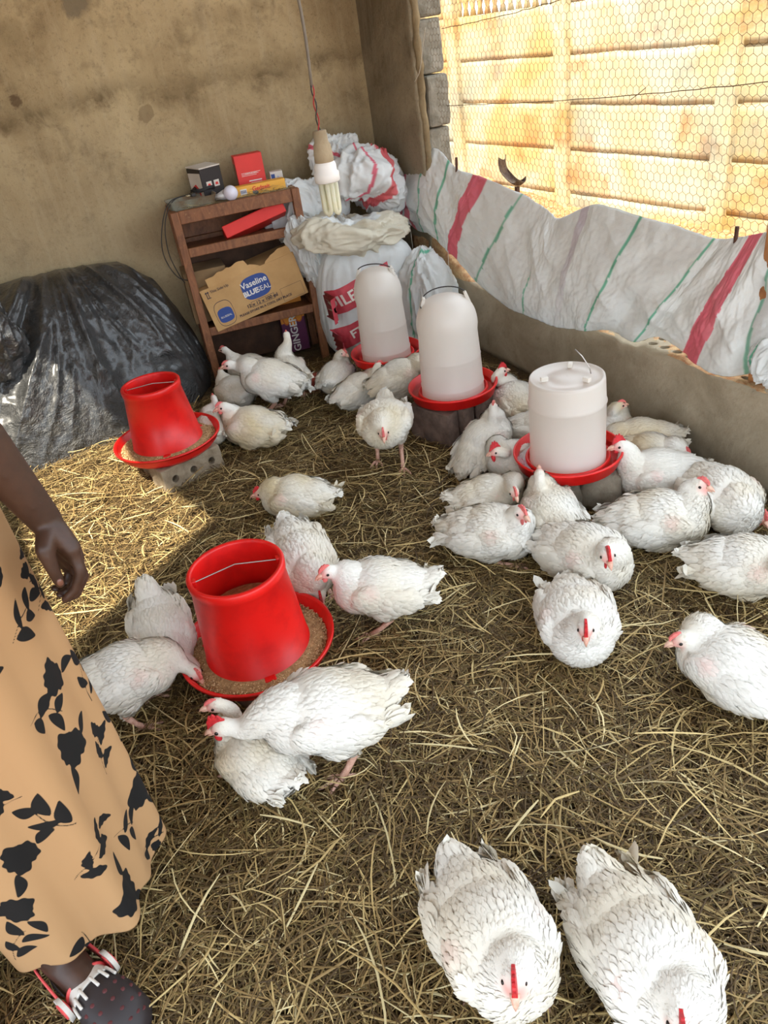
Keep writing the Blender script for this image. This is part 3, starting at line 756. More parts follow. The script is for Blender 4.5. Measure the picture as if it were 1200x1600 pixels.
# purple and orange biscuit carton standing at the right
M_pur = pm('purple_carton', (92, 34, 72), .45, var=.1); M_or = pm('orange_print', (226, 140, 36), .45, var=.08); M_or2 = pm('orange_deep_print', (196, 96, 24), .5, var=.1)
p0, p1, p2 = sp(474, 612, -.16), sp(507, 598, -.16), sp(462, 515, -.16)
xg = (SR @ Vector((1, 0, 0))).normalized(); yg = Vector((0, 0, 1)) + xg * -.17
o0 = sh(.40, .17, .012)
root, at4, X4, Y4, N4 = quadbox('biscuit_carton', 'tall purple and orange biscuit carton leaning at the right inside of the shelf', 'box', o0, xg, yg, .125, .44, .07, M_pur)
link('printed_panel', flat_shape([(0, .155), (.125, .175), (.125, .44), (0, .44)], frame_on(at4(0, 0, .0005), X4, Y4), .0005), M_or, root, world=True)
for (cx, cy, rx, ry) in ((.03, .185, .02, .04), (.062, .175, .02, .045), (.095, .185, .02, .035), (.05, .30, .03, .03)):
    link('printed_biscuit', flat_shape([(cx + rx * math.cos(a), cy + ry * math.sin(a)) for a in (2 * PI * k / 24 for k in range(24))], frame_on(at4(0, 0, .0012), X4, Y4), .0004), M_or2, root, world=True)
    link('printed_biscuit', flat_shape([(cx + rx * .75 * math.cos(a), cy + ry * .8 * math.sin(a)) for a in (2 * PI * k / 24 for k in range(24))], frame_on(at4(0, 0, .0018), X4, Y4), .0004), M_or, root, world=True)
put_text('printed_text', 'GINGER', .052, M_lt, root, at4(.062, .095), Y4, -X4, lift=.001, bold=.001)
# --- things on top
ZT = SZ - .005
def topbox(name, label, px, py, w, d, h, ang, mat, cat='box', z=ZT, bev=.0015):
    p = sh(px, py, z); R = Matrix.Rotation(ang, 3, 'Z'); root = empty(name, label, cat, (p.x, p.y, z), ang)
    bm = bmesh.new(); box(bm, (0, 0, h / 2), (w, d, h), None, bev); link('carton', bm, mat, root); return root, p, R
def face_text(root, s, size, face, mat, x=0, z=0, dims=None, lift=.001, rot=0, **kw):
    w, d, h = dims; M = {'front': (Vector((x, -d / 2 - lift, z)), Vector((1, 0, 0)), Vector((0, 0, 1))), 'right': (Vector((w / 2 + lift, x, z)), Vector((0, 1, 0)), Vector((0, 0, 1))), 'left': (Vector((-w / 2 - lift, x, z)), Vector((0, -1, 0)), Vector((0, 0, 1)))}[face]
    o, X, Y = M
    if rot: X, Y = Y, -X
    me = text_mesh(s, size, **kw); me.transform(frame_on(o, X, Y)); return link('printed_text', me, mat, root)
def face_patch(root, name, face, pts, mat, dims, lift=.0006):
    w, d, h = dims; o, X, Y = {'front': (Vector((0, -d / 2 - lift, 0)), Vector((1, 0, 0)), Vector((0, 0, 1))), 'right': (Vector((w / 2 + lift, 0, 0)), Vector((0, 1, 0)), Vector((0, 0, 1))), 'left': (Vector((-w / 2 - lift, 0, 0)), Vector((0, -1, 0)), Vector((0, 0, 1)))}[face]
    return link(name, flat_shape(pts, frame_on(o, X, Y), .0004), mat, root)
M_bb = pm('black_carton', (34, 28, 30), .5, var=.05); M_wh = pm('white_carton', (214, 206, 196), .7, var=.08)
d_ = (.11, .11, .12)
root, p, R = topbox('bulb_carton', 'white and black lamp carton tilted at the left on top of the shelf', .205, .205, *d_, SH + .45, M_bb, z=ZT + .02)
face_patch(root, 'printed_panel', 'left', [(-.05, .004), (.05, .004), (.05, .101), (-.05, .101)], M_wh, d_)
face_patch(root, 'printed_flame', 'left', [(-.02, .01), (.03, .008), (.022, .035), (.0, .055), (-.025, .045)], M_redbox, d_, .0012)
for cx in (-.02, .02): 
    face_patch(root, 'printed_icon', 'front', [(cx - .014, .035), (cx + .014, .035), (cx + .014, .062), (cx - .014, .062)], M_wh, d_)
    face_patch(root, 'printed_icon', 'front', [(cx - .008, .042), (cx + .008, .042), (cx + .006, .053), (cx - .006, .053)], M_redbox, d_, .0012)
bm = bmesh.new(); box(bm, (0, 0, .123), (.113, .113, .006), Matrix.Rotation(.05, 3, 'X'), .002); link('lid', bm, M_wh, root)
d_ = (.13, .07, .155)
root, p, R = topbox('red_medicine_carton', 'upright red carton with pale lettering at the back of the shelf top', .415, .235, *d_, SH + .0, M_redbox)
face_text(root, 'ONCE A DAY', .009, 'front', M_lt, 0, .075, d_); face_text(root, 'TABLETS OF VITAMIN\nSTRESS PACK', .009, 'front', M_lt, .015, .035, d_, bold=.0003) if False else None
for k, zz in enumerate((.078, .072, .066)):
    face_patch(root, 'printed_line', 'front', [(-.045, zz), (.045 - .01 * k, zz), (.045 - .01 * k, zz + .0015), (-.045, zz + .0015)], M_lt, d_)
face_patch(root, 'printed_line', 'front', [(-.015, .040), (.045, .040), (.045, .045), (-.015, .045)], M_lt, d_); face_patch(root, 'printed_line', 'front', [(-.008, .030), (.045, .030), (.045, .035), (-.008, .035)], M_lt, d_)
face_patch(root, 'printed_panel', 'left', [(-.028, .002), (.028, .002), (.028, .12), (-.028, .12)], pm('faded_print', (168, 128, 104), .7, rgb2=(120, 70, 60), scale=40), d_)
d_ = (.06, .045, .06)
root, p, R = topbox('small_white_carton', 'small white and blue carton beside the red carton on the shelf top', .535, .235, *d_, SH - .1, M_wh)
face_patch(root, 'printed_panel', 'front', [(-.025, .0), (-.008, .0), (-.008, .05), (-.025, .05)], M_blue, d_); face_patch(root, 'printed_mark', 'front', [(-.004, .015), (.016, .008), (.016, .03), (.004, .042)], pm('pale_blue_print', (170, 176, 206), .6), d_)
d_ = (.24, .05, .042)
M_yel = pm('yellow_carton', (232, 172, 62), .5, var=.06)
root, p, R = topbox('yellow_carton', 'long yellow carton with red lettering lying on the shelf top', .425, .115, *d_, SH + .02, M_yel)
face_text(root, 'Gedzeit', .026, 'front', M_redbox, .005, .023, d_, bold=.0006); face_text(root, 'Vitamin mix', .010, 'front', M_dark, .035, .008, d_) if False else None
face_patch(root, 'printed_panel', 'front', [(-.092, .006), (-.062, .006), (-.062, .03), (-.092, .03)], M_lt, d_)
for k in range(8): face_patch(root, 'printed_barcode', 'front', [(-.09 + k * .0034, .012), (-.0885 + k * .0034, .012), (-.0885 + k * .0034, .026), (-.09 + k * .0034, .026)], M_blue, d_, .0012)
# LED bulb lying
p = sh(.285, .045, ZT); root = empty('led_bulb', 'round white bulb lying on the shelf top', 'light bulb', (p.x, p.y, ZT))
bm = bmesh.new(); bmesh.ops.create_uvsphere(bm, u_segments=32, v_segments=20, radius=.032); bm.transform(Matrix.Translation((0, 0, .032)))
link('globe', bm, pm('bulb_globe', (222, 220, 236), .25, var=.02), root, smooth=True)
bm = bmesh.new(); tube(bm, [(-.02, .02, .028), (-.045, .04, .022), (-.06, .05, .02)], [.022, .014, .013], 20); link('base', bm, pm('bulb_base', (200, 200, 200), .4, metal=.3), root)
# tin tray with dust
M_tin = pm('painted_tin', (150, 156, 144), .7, rgb2=(128, 108, 84), scale=14, bump=.3, bscale=50)
p = sh(.11, .10, ZT); root = empty('tin_tray', 'shallow grey green tin tray of dust on the left of the shelf top', 'tray', p, SH + .08)
def tray(L, W, H, th=.002):
    def ring(z, g_): 
        pts = []
        for k in range(48):
            a = 2 * PI * k / 48; c, s_ = math.cos(a), math.sin(a); pts.append((math.copysign(abs(c) ** .35, c) * (L / 2 + g_), math.copysign(abs(s_) ** .35, s_) * (W / 2 + g_), z))
        return pts
    rs = [ring(0, -.02 - L), ring(0, -.014), ring(.004, -.010), ring(H, 0), ring(H + .001, .003), ring(H - .001, -.002), ring(.006, -.013), ring(.006, -L)]
    rs = [ring(0, -.10), ring(0, -.014), ring(.004, -.010), ring(H, 0), ring(H + .001, .003), ring(H, -.002), ring(.006, -.014)]
    P = np.array(rs).transpose(1, 0, 2); return grid('tray', P, closed_u=True)
link('tray', tray(.22, .13, .04), M_tin, root)
bm = bmesh.new(); bmesh.ops.create_grid(bm, x_segments=30, y_segments=20, size=.5)
for v in bm.verts: v.co = Vector((v.co.x * .195, v.co.y * .105, .022 + .006 * fbm((v.co.x * 8, v.co.y * 8, 0))))
link('dust', bm, pm('dust', (176, 158, 126), .95, rgb2=(128, 106, 76), scale=30, bump=.8), root, smooth=True)
# black cable coil with plug
p = sh(.16, .16, ZT + .045); root = empty('power_cable', 'black cable coiled on the tin tray, its loops hanging off the shelf', 'cable', p)
bm = bmesh.new(); pts = []
for k in range(150):
    a = k * .25; r = .035 + .018 * abs(noise.noise(Vector((k * .05, 0, 0)))) + .006 * math.sin(k * .9); pts.append(p + Vector((r * 1.3 * math.cos(a) + .02, r * .8 * math.sin(a), .004 + .012 * (k / 150) + .003 * math.sin(k))))
tube(bm, pts, .0032, 6)
M_cab = pm('black_cable', (30, 28, 28), .5, var=.02); link('coil', bm, M_cab, root, world=True)
for off in (0, .012):
    bm = bmesh.new(); tube(bm, catmull([sh(.12, .12, ZT + .05), sh(.03 - off, .05, ZT + .045), sh(-.03 - off, .0, ZT - .03), sh(-.05 - off * 2, -.01, ZT - .15), sh(-.03 - off, -.0, ZT - .26), sh(-.015 + off * 3, .02, ZT - .30)], 8), .0022, 6)
    link('hanging_loop', bm, M_cab, root, world=True)
bm = bmesh.new(); q = sh(.12, .05, ZT + .055); box(bm, q, (.02, .035, .014), None, .003); link('plug', bm, M_cab, root, world=True)
bm = bmesh.new()
for s_ in (-1, 1): tube(bm, [q + Vector((-.008, s_ * .006, 0)), q + Vector((-.03, s_ * .006, 0))], .0025, 8)
link('plug_pin', bm, pm('brass', (220, 210, 180), .3, metal=.8), root, world=True)
# rags and stones among the straw on the top
for (u, v, r, c_) in ((.40, .10, .018, (120, 124, 118)), (.50, .16, .02, (86, 84, 82)), (.33, .20, .014, (150, 140, 124))):
    bm = bmesh.new(); bmesh.ops.create_icosphere(bm, subdivisions=3, radius=r)
    for v_ in bm.verts: v_.co *= 1 + .3 * fbm(v_.co * 60 + Vector((u * 30, 0, 0))); v_.co.z *= .6
    bm.transform(Matrix.Translation(sh(u, v, ZT + r * .5))); o = link('pebble', bm, pm('pebble%d' % r_, c_, .9) if False else pm('pebble_%d' % c_[0], c_, .9), world=True, smooth=True)
    tag(o, {120: 'greenish grey lump on the straw near the front of the shelf top', 86: 'dark grey lump at the right of the shelf top', 150: 'pale lump beside the yellow carton on the shelf top'}[c_[0]], 'stone')

# ================================================================ STRAW (one countless litter)
STRAW_PAL = np.array([lin(c) for c in ((108, 86, 52), (146, 120, 76), (180, 154, 102), (206, 182, 126), (78, 60, 36), (222, 204, 154), (122, 104, 62), (92, 74, 46))])
def straw_mesh(n, xy0, L0, L1, r0, r1, zmax, pal, wts, seed=1):
    R = np.random.default_rng(seed); x, y = xy0(n, R); a = R.uniform(0, 2 * PI, n); L = R.uniform(L0, L1, n) * R.uniform(.5, 1, n); wd = R.uniform(r0, r1, n)
    bend = R.normal(0, .35, n); z = R.uniform(0, 1, n) ** 1.6 * zmax + .003; tz = R.normal(0, .07, n); arch = R.uniform(-.2, 1, n) * .06
    K = 5; ts = np.linspace(-.5, .5, K); V = np.zeros((n, K, 3, 3))
    kink = R.uniform(0, 1, n) < .25; ks = R.normal(0, .9, n) * kink
    ang = a[:, None] + bend[:, None] * ts[None, :] * 1.6 + ks[:, None] * (ts[None, :] > .1)
    d = np.stack([np.cos(ang), np.sin(ang)], -1); step = (L / (K - 1))[:, None, None] * d
    p2 = np.cumsum(step, 1) - step[:, :1]; p2 -= p2.mean(1, keepdims=True)
    px = x[:, None] + p2[..., 0]; py = y[:, None] + p2[..., 1]
    pz = z[:, None] + tz[:, None] * ts[None, :] * L[:, None] + arch[:, None] * L[:, None] * (1 - (2 * ts[None, :]) ** 2)
    pz = np.maximum(pz, .0025)
    nx_, ny_ = -np.sin(ang), np.cos(ang); tap = np.array([.6, 1, 1, .9, .35])[None, :] * wd[:, None]
    roll = R.uniform(-.5, .5, n)[:, None]
    for k, (s_, h) in enumerate(((-1, 0), (0, .55), (1, 0))):
        V[:, :, k, 0] = px + nx_ * tap * s_; V[:, :, k, 1] = py + ny_ * tap * s_; V[:, :, k, 2] = pz + tap * (h + s_ * roll)
    idx = (np.arange(n)[:, None, None, None] * K * 3); J = np.arange(K - 1)[None, :, None]; Kk = np.arange(2)[None, None, :]
    b = idx[..., 0] + J * 3 + Kk
    q = np.stack([b, b + 3, b + 4, b + 1], -1).reshape(-1, 4)
    c = pal[R.choice(len(pal), n, p=wts)] * R.uniform(.75, 1.15, (n, 1)); c = np.repeat(c, K * 3, 0)
    return npmesh('straw', V.reshape(-1, 3), q, col=c, smooth=False)
t = NT('straw'); t.set(Base_Color=t.attr('Col').outputs['Color'], Roughness=.62); t.b.inputs['Specular IOR Level'].default_value = .35; M_straw = t.m
def xy_floor(n, R):
    x = R.uniform(-.85, 1.98, n); y = R.uniform(.0, 3.42, n); y = np.where(R.uniform(0, 1, n) < .25, R.uniform(.1, 1.8, n), y)
    k = (x < WX + WS * y - .075) & (x > -.85); x = np.where(k, x, R.uniform(-.8, 1.7, n)); return x, y
me = straw_mesh(95000, xy_floor, .05, .15, .0007, .0017, .022, STRAW_PAL, np.array([.20, .18, .12, .07, .18, .03, .12, .10]), 3)
tag(link('straw_litter', me, M_straw), 'matted layer of dry straw litter covering the whole floor', 'straw', kind='stuff')
me = straw_mesh(5200, xy_floor, .12, .30, .0011, .0023, .034, STRAW_PAL, np.array([.08, .15, .22, .22, .05, .16, .07, .05]), 5)
tag(link('loose_straw', me, M_straw), 'longer loose golden straws lying on top of the litter', 'straw', kind='stuff')
me = straw_mesh(330, lambda n, R: (R.uniform(.03, SW - .05, n), R.uniform(.03, SD - .05, n)), .03, .12, .0009, .0018, .02, STRAW_PAL, np.array([.1, .15, .2, .2, .05, .2, .05, .05]), 6)
me.transform(Matrix.Translation(SO + Vector((0, 0, SZ - .006))) @ SR.to_4x4())
tag(link('shelf_straw', me, M_straw), 'wisps of straw scattered on the shelf top', 'straw', kind='stuff')

# ================================================================ BRICKS AND BLOCKS
def brick_mesh(L, W, H, holes=3, axis='y', hr=.013, bev=.004, rough=.004, seed=0):
    bm = bmesh.new(); box(bm, (0, 0, H / 2), (L, W, H), None, bev)
    bmesh.ops.subdivide_edges(bm, edges=[e for e in bm.edges if e.calc_length() > .03], cuts=7, use_grid_fill=True)
    for v in bm.verts: n = fbm(v.co * 25 + Vector((seed * 5, 0, 0))); v.co += Vector((n, -n, n * .5)) * rough
    me = bpy.data.meshes.new('b'); bm.to_mesh(me); bm.free(); o = bpy.data.objects.new('b', me); COL.objects.link(o)
    if holes:
        hb = bmesh.new()
        for k in range(holes):
            vs = bmesh.ops.create_cone(hb, cap_ends=True, segments=20, radius1=hr, radius2=hr, depth=3 * max(W, H, L))['verts']
            x = (k - (holes - 1) / 2) * L / (holes + .2)
            M = Matrix.Translation((x, 0, H / 2)) @ Matrix.Rotation(PI / 2, 4, 'X') if axis == 'y' else Matrix.Translation((x, 0, 0))
            bmesh.ops.transform(hb, matrix=M, verts=vs)
        hm = bpy.data.meshes.new('h'); hb.to_mesh(hm); hb.free(); h = bpy.data.objects.new('h', hm); COL.objects.link(h)
        b = o.modifiers.new('b', 'BOOLEAN'); b.operation = 'DIFFERENCE'; b.object = h; b.solver = 'EXACT'
        out = evaluated(o); bpy.data.objects.remove(h)
    else: out = evaluated(o)
    bpy.data.objects.remove(o); out.materials.clear(); return out
M_bconc = pm('cement_brick', (152, 138, 116), .95, rgb2=(120, 104, 84), bump=.8, bscale=80, scale=20)
M_bdark = pm('dark_brick', (120, 98, 86), .95, rgb2=(82, 66, 58), bump=.8, bscale=80, scale=20)
M_bred = pm('red_brick', (170, 78, 62), .9, rgb2=(130, 58, 48), bump=.6, bscale=80, scale=20)
def brick(pos, rz, L, W, H, mat, label, holes=3, axis='y', rx=0, seed=0, hr=.013, rough=.003, group=None):
    me = brick_mesh(L, W, H, holes, axis, hr, .004, rough, seed); o = link('brick', me, mat); o.location = pos; o.rotation_euler = (rx, 0, rz)
    tag(o, label, 'brick', group); return o
F1 = g(262, 685, .14); F2 = g(403, 1005, .09); D1 = g(604, 552, .165); D2 = g(708, 608, .17); D3 = g(887, 712, .15)
brick((F1.x + .02, F1.y - .10, 0.0), .22, .26, .11, .10, M_bconc, 'pale cement brick with three holes under the rear red feeder', seed=1, hr=.015)
brick((F1.x + .02, F1.y + .05, 0.0), .22, .26, .11, .10, M_bconc, 'pale cement brick at the back beneath the rear red feeder', 3, seed=2)
brick((F2.x, F2.y - .04, 0.0), .35, .24, .11, .06, M_bdark, 'dark flat brick mostly hidden beneath the front red feeder', 0, seed=3)
brick((D1.x - .056, D1.y - .03, 0.0), 1.3, .22, .10, .132, M_bdark, 'dark brick beneath the left part of the rear drinker', 0, seed=4)
brick((D1.x + .056, D1.y - .03, 0.0), 1.3, .22, .10, .132, M_bdark, 'dark brick beneath the right part of the rear drinker', 0, seed=5)
a = .25
for k, (u, v) in enumerate(((-.125, .0), (-.055, -.02))):
    brick((D2.x + u * math.cos(a) - v * math.sin(a), D2.y + u * math.sin(a) + v * math.cos(a) - .0, 0), a + PI / 2, .20, .06, .145, M_bdark, ['dark brick standing on edge under the middle drinker, leftmost of three', 'dark brick standing on edge under the middle drinker, second from the left'][k], 0, seed=6 + k)
brick((D2.x + .07, D2.y - .0, 0), a, .15, .20, .145, M_bdark, 'dark brick block with round holes under the right of the middle drinker', 3, seed=9, hr=.014)
brick(tuple(g(486, 611)), -.15, .13, .09, .065, M_bred, 'red perforated brick on the floor at the right foot of the shelf', 2, seed=10, hr=.014)
# rough rounded lumps of concrete under the near drinker
M_lump = pm('rough_concrete', (126, 116, 100), .97, rgb2=(88, 78, 64), bump=1.0, bscale=50, scale=12)
for k, (dx, dy, rx_, ry_, lab) in enumerate(((-.085, -.03, .075, .09, 'left'), (.04, -.09, .085, .075, 'front'), (.13, .03, .07, .085, 'right'), (.02, .10, .09, .07, 'back'))):
    o = link('concrete_lump', blob('concrete_lump', (D3.x + dx, D3.y + dy, .062), (rx_, ry_, .062), (0, 0, k), .012, 1.4, 20 + k, 3.2, lambda q: (.2, .2, .2), 60, 40), M_lump, world=True)
    tag(o, 'rough grey concrete lump beneath the near drinker, at its ' + lab, 'concrete lump')

# ================================================================ FEEDERS
t = NT('red_plastic'); t.set(Base_Color=t.mix(t.ramp(t.noise(14, 5), .45, .75), lin((226, 26, 22)), lin((198, 20, 20))), Roughness=.38); t.bump(t.noise(50, 4), .06, .003)
t.b.inputs['Subsurface Weight'].default_value = .0; M_redp = t.m
M_steel = pm('steel_wire', (190, 185, 180), .35, metal=.9, var=.02)
M_feed = pm('feed_bed', (186, 156, 110), .95, rgb2=(140, 110, 72), scale=80, bump=1.0, bscale=200)
M_grain = NT('grain'); M_grain.set(Base_Color=M_grain.attr('Col').outputs['Color'], Roughness=.9); M_grain = M_grain.m
def feeder(pos, rt, label, flabel, hrz, R1=.13, R0=.113, H=.27, tipmiss=False):
    root = empty('poultry_feeder', label, 'feeder', pos, hrz)
    tr = lathe([(0.001, 0), (rt - .05, 0), (rt - .03, .004), (rt - .012, .022), (rt - .004, .043), (rt, .047), (rt + .002, .043), (rt + .003, .052), (rt - .002, .053), (rt - .008, .048), (rt - .018, .026), (rt - .036, .009), (rt - .055, .006), (.001, .006)])
    link('tray', tr, M_redp, root)
    ho = lathe([(R1, .02), (R1 + .004, .024), (R1 + .003, .034), (R1 - .002, .036), (R0 + .003, H - .028), (R0 + .006, H - .026), (R0 + .007, H - .004), (R0 + .004, H), (R0 - .004, H), (R0 - .006, H - .006), (R0 - .006, H - .05), (R1 - .008, .06), (R1 - .005, .02), (R1, .02)])
    hop = link('hopper', ho, M_redp, root)
    for k in range(3):
        a = .6 + k * 2 * PI / 3; bm = bmesh.new(); box(bm, ((R1 + .004) * math.cos(a), (R1 + .004) * math.sin(a), .030), (.022, .030, .014), Matrix.Rotation(a, 3, 'Z'), .004); link('clip', bm, M_redp, root)
    zz = H - .012; r = R0 - .003; bm = bmesh.new()
    tube(bm, [(-r, 0, zz), (-r + .01, 0, zz), (0, .035, zz - .004), (r - .01, 0.0, zz), (r, 0, zz)], .0018, 8); link('handle', bm, M_steel, root)
    for s_ in (-1, 1):
        bm = bmesh.new(); box(bm, (s_ * (r - .006), 0, zz - .002), (.012, .018, .02), None, .003); link('lug', bm, M_redp, root)
    # feed bed + loose grains
    n = 3600; a = rng.uniform(0, 2 * PI, n); rr = np.sqrt(rng.uniform((R1 + .006) ** 2, (rt - .02) ** 2, n))
    x, y = rr * np.cos(a), rr * np.sin(a)
    zb = .024 + .010 * (rt - rr) / (rt - R1) + rng.normal(0, .0012, n)
    s_ = rng.uniform(.0014, .0026, n); V = np.zeros((n, 6, 3)); th = rng.uniform(0, PI, n)
    ax = np.stack([np.cos(th), np.sin(th), rng.normal(0, .4, n)], -1); ay = np.stack([-np.sin(th), np.cos(th), np.zeros(n)], -1); az = np.array([0, 0, 1.])[None]
    c = np.stack([x, y, zb], -1)
    for k, (v, f) in enumerate(((ax, 1.5), (-ax, 1.5), (ay, 1), (-ay, 1), (az, .9), (-az, .9))): V[:, k] = c + v * (s_ * f)[:, None]
    tri = np.array([(0, 2, 4), (2, 1, 4), (1, 3, 4), (3, 0, 4), (2, 0, 5), (1, 2, 5), (3, 1, 5), (0, 3, 5)]); T = (np.arange(n)[:, None, None] * 6 + tri[None]).reshape(-1, 3)
    pal = np.array([lin(c_) for c_ in ((204, 176, 128), (182, 150, 102), (150, 120, 80), (222, 200, 156))]); cc = np.repeat(pal[rng.integers(0, 4, n)], 6, 0)
    bed = lathe([(R1 - .01, .036), (R1 + .004, .035), (R1 + .03, .031), (rt - .03, .025), (rt - .019, .023)], 64)
    b1 = link('feed', npmesh('feed', V.reshape(-1, 3), None, T, cc, smooth=False), M_grain); b1.location = pos
    tag(b1, flabel, 'feed', kind='stuff')
    b2 = link('feed_bed', bed, M_feed, b1); b2.data.name = 'feed_bed'
    # a little feed left inside the hopper
    b3 = link('feed_in_hopper', lathe([(.001, .17), (R0 * .5, .165), (R0 - .006, .15)], 40) if not tipmiss else lathe([(.001, .235), (R0 * .5, .228), (R0 - .003, .218)], 40), M_feed, b1)
    return root
feeder((F1.x, F1.y, .10), .205, 'red feeder with full tray standing on holed bricks by the plastic heap', 'ground feed in the tray of the rear red feeder', -.4, .137, .105, .275)
feeder((F2.x, F2.y, .055), .20, 'large red hopper feeder in front, ringed by pecking chickens', 'ground feed in the tray of the front red feeder', -.25, .137, .114, .285)

# ================================================================ DRINKERS
t = NT('milky_plastic'); t.set(Base_Color=c4(lin((236, 232, 224))), Roughness=.28); tr = t.n('ShaderNodeBsdfTranslucent', {'Color': c4(lin((240, 232, 222)))})
mx = t.n('ShaderNodeMixShader', {0: .45, 1: t.b.outputs[0], 2: tr.outputs[0]}); t.L.new(mx.outputs[0], t.N['Material Output'].inputs[0]); M_milk = t.m
t = NT('tray_water'); gl = t.n('ShaderNodeBsdfGlossy', {'Roughness': .05}); tp = t.n('ShaderNodeBsdfTransparent', {'Color': (.92, .84, .78, 1)}); fr = t.n('ShaderNodeFresnel', {'IOR': 1.33})
mx = t.n('ShaderNodeMixShader', {0: fr.outputs[0], 1: tp.outputs[0], 2: gl.outputs[0]}); t.L.new(mx.outputs[0], t.N['Material Output'].inputs[0]); M_water = t.m
def drinker(pos, rt, rb, rtop, H, dome, label, rz):
    root = empty('poultry_drinker', label, 'drinker', pos, rz)
    link('tray', lathe([(.001, 0), (rt - .03, 0), (rt - .012, .008), (rt - .002, .042), (rt + .002, .044), (rt + .002, .05), (rt - .004, .05), (rt - .016, .012), (rt - .032, .006), (rb + .018, .006), (rb + .014, .03), (rb + .010, .034), (rb + .006, .03), (rb + .002, .006), (.001, .006)]), M_redp, root)
    link('water', lathe([(rt - .011, .026), (rb + .012, .026)]), M_water, root)
    if dome:
        h = H; prof = [(rb, .02), (rb - .001, .05), (rb + .0003, .054), (rb + .0003, .060), (rb - .0016, .063), (rb - .005, .16), (rb - .004, .164), (rb - .0055, .168), (rb - .009, h * .60), (rb - .010, h * .66)]
        for k in range(13):
            a = (PI / 2) * k / 12; prof.append(((rtop) * math.cos(a) ** .62 if k < 12 else .001, h * .72 + (h * .28) * math.sin(a) ** 1.0))
        prof = [p for p in prof]
    else:
        prof = [(rb, .02), (rb, .05), (rb - .002, .055), (rb - .002, H * .72), (rb + .001, H * .73), (rb - .002, H * .75), (rb - .005, H - .01), (rb - .007, H), (rb - .012, H + .002), (rb - .016, H - .004), (.05, H - .004), (.045, H), (.001, H)]
    tank = link('tank', lathe(prof, 96), M_milk, root)
    if dome:
        # ridged shoulders: two raised lugs with the wire bail
        for s_ in (-1, 1):
            bm = bmesh.new(); box(bm, (s_ * rtop * .72, 0, H * .955), (.012, .026, .045), Matrix.Rotation(-s_ * .35, 3, 'Y'), .003); link('lug', bm, M_milk, root)
        bm = bmesh.new(); r = rtop * .74; z0 = H * .965; pts = [(r * math.cos(a) , .055 * math.sin(a) - .03 * math.sin(a), z0 + .038 * math.sin(a)) for a in np.linspace(0, PI, 22)]
        pts += [(-r - .006, -.012, z0 - .012), (-r + .0, -.02, z0 - .026), (-r + .01, -.018, z0 - .024)]
        tube(bm, pts, .0022, 7); link('bail', bm, pm('dark_wire', (64, 60, 58), .5, metal=.6), root)
        bm = bmesh.new()
        link('seam', lathe([(rb - .006, .075), (rb - .003, .078), (rb - .005, .081)]), M_milk, root); bm.free()
    else:
        for k in range(3):
            a = .4 + k * 2 * PI / 3; bm = bmesh.new(); box(bm, (.072 * math.cos(a), .072 * math.sin(a), H + .006), (.022, .014, .014), Matrix.Rotation(a, 3, 'Z'), .002); link('lug', bm, M_milk, root)
        bm = bmesh.new(); tube(bm, [(.045, -.055, H), (.044, -.05, H + .02), (.036, -.03, H + .055), (.03, -.01, H + .075)], .0018, 7); link('bail', bm, M_steel, root)
    return root
drinker((D1.x, D1.y, .135), .155, .108, .102, .405, True, 'milky domed drinker on a red tray at the back, in front of the feed sack', 2.4)
drinker((D2.x, D2.y, .147), 0.17, .120, .113, .39, True, 'milky domed drinker on a red tray with a wire bail, middle of the three', -.5)
drinker((D3.x, D3.y, .125), .17, .119, .115, .30, False, 'milky flat topped drinker on a red tray, nearest of the three', .3)

# ================================================================ HANGING LAMP
LY = 2.25
T_, Bm = ply(500, 203, LY), ply(519, 333, LY); lx, ly_ = (T_.x + Bm.x) / 2, LY; zt = T_.z; zb = Bm.z
root = empty('hanging_lamp', 'compact fluorescent lamp in an old white holder hanging on a cable', 'lamp', (lx, ly_, zb))
Hh = zt - zb
def LZ(f): return zb + Hh * f
bm = bmesh.new(); tube(bm, [(lx + .004 * math.sin(k * .8), ly_ + .003 * math.cos(k * 1.1), z) for k, z in enumerate(np.linspace(LZ(1) + .11, RX, 20))], .0042, 8)
link('cable', bm, pm('grey_cable', (128, 120, 108), .7), root, world=True)
for s_, c_ in ((-1, (180, 44, 44)), (1, (50, 44, 44))):
    bm = bmesh.new(); tube(bm, [(lx + s_ * .004 * math.cos(k * .9), ly_ + s_ * .004 * math.sin(k * .9), z) for k, z in enumerate(np.linspace(LZ(1) - .004, LZ(1) + .115, 12))], .0019, 6)
    link('core_wire', bm, pm('core_wire_%d' % c_[0], c_, .6), root, world=True)
def lz(prof, name, mat, parent=root):
    me = lathe([(r, z) for r, z in prof], 48); me.transform(Matrix.Translation((lx, ly_, 0))); return link(name, me, mat, parent, world=True)
lz([(.001, LZ(1)), (.016, LZ(1)), (.02, LZ(.99)), (.021, LZ(.86)), (.0255, LZ(.83)), (.028, LZ(.72)), (.029, LZ(.64)), (.026, LZ(.62))], 'holder', pm('dirty_holder', (168, 152, 124), .85, rgb2=(138, 120, 92), bump=.5, bscale=120))
lz([(.020, LZ(.65)), (.030, LZ(.62)), (.033, LZ(.585)), (.033, LZ(.52)), (.038, LZ(.50)), (.038, LZ(.40)), (.034, LZ(.385)), (.001, LZ(.385))], 'ballast', pm('white_plastic', (232, 230, 226), .4, var=.02))
t = NT('fluorescent_glass'); t.set(Base_Color=c4(lin((240, 240, 222))), Roughness=.15); tr = t.n('ShaderNodeBsdfTranslucent', {'Color': c4(lin((246, 244, 224)))}); mx = t.n('ShaderNodeMixShader', {0: .5, 1: t.b.outputs[0], 2: tr.outputs[0]}); t.L.new(mx.outputs[0], t.N['Material Output'].inputs[0])
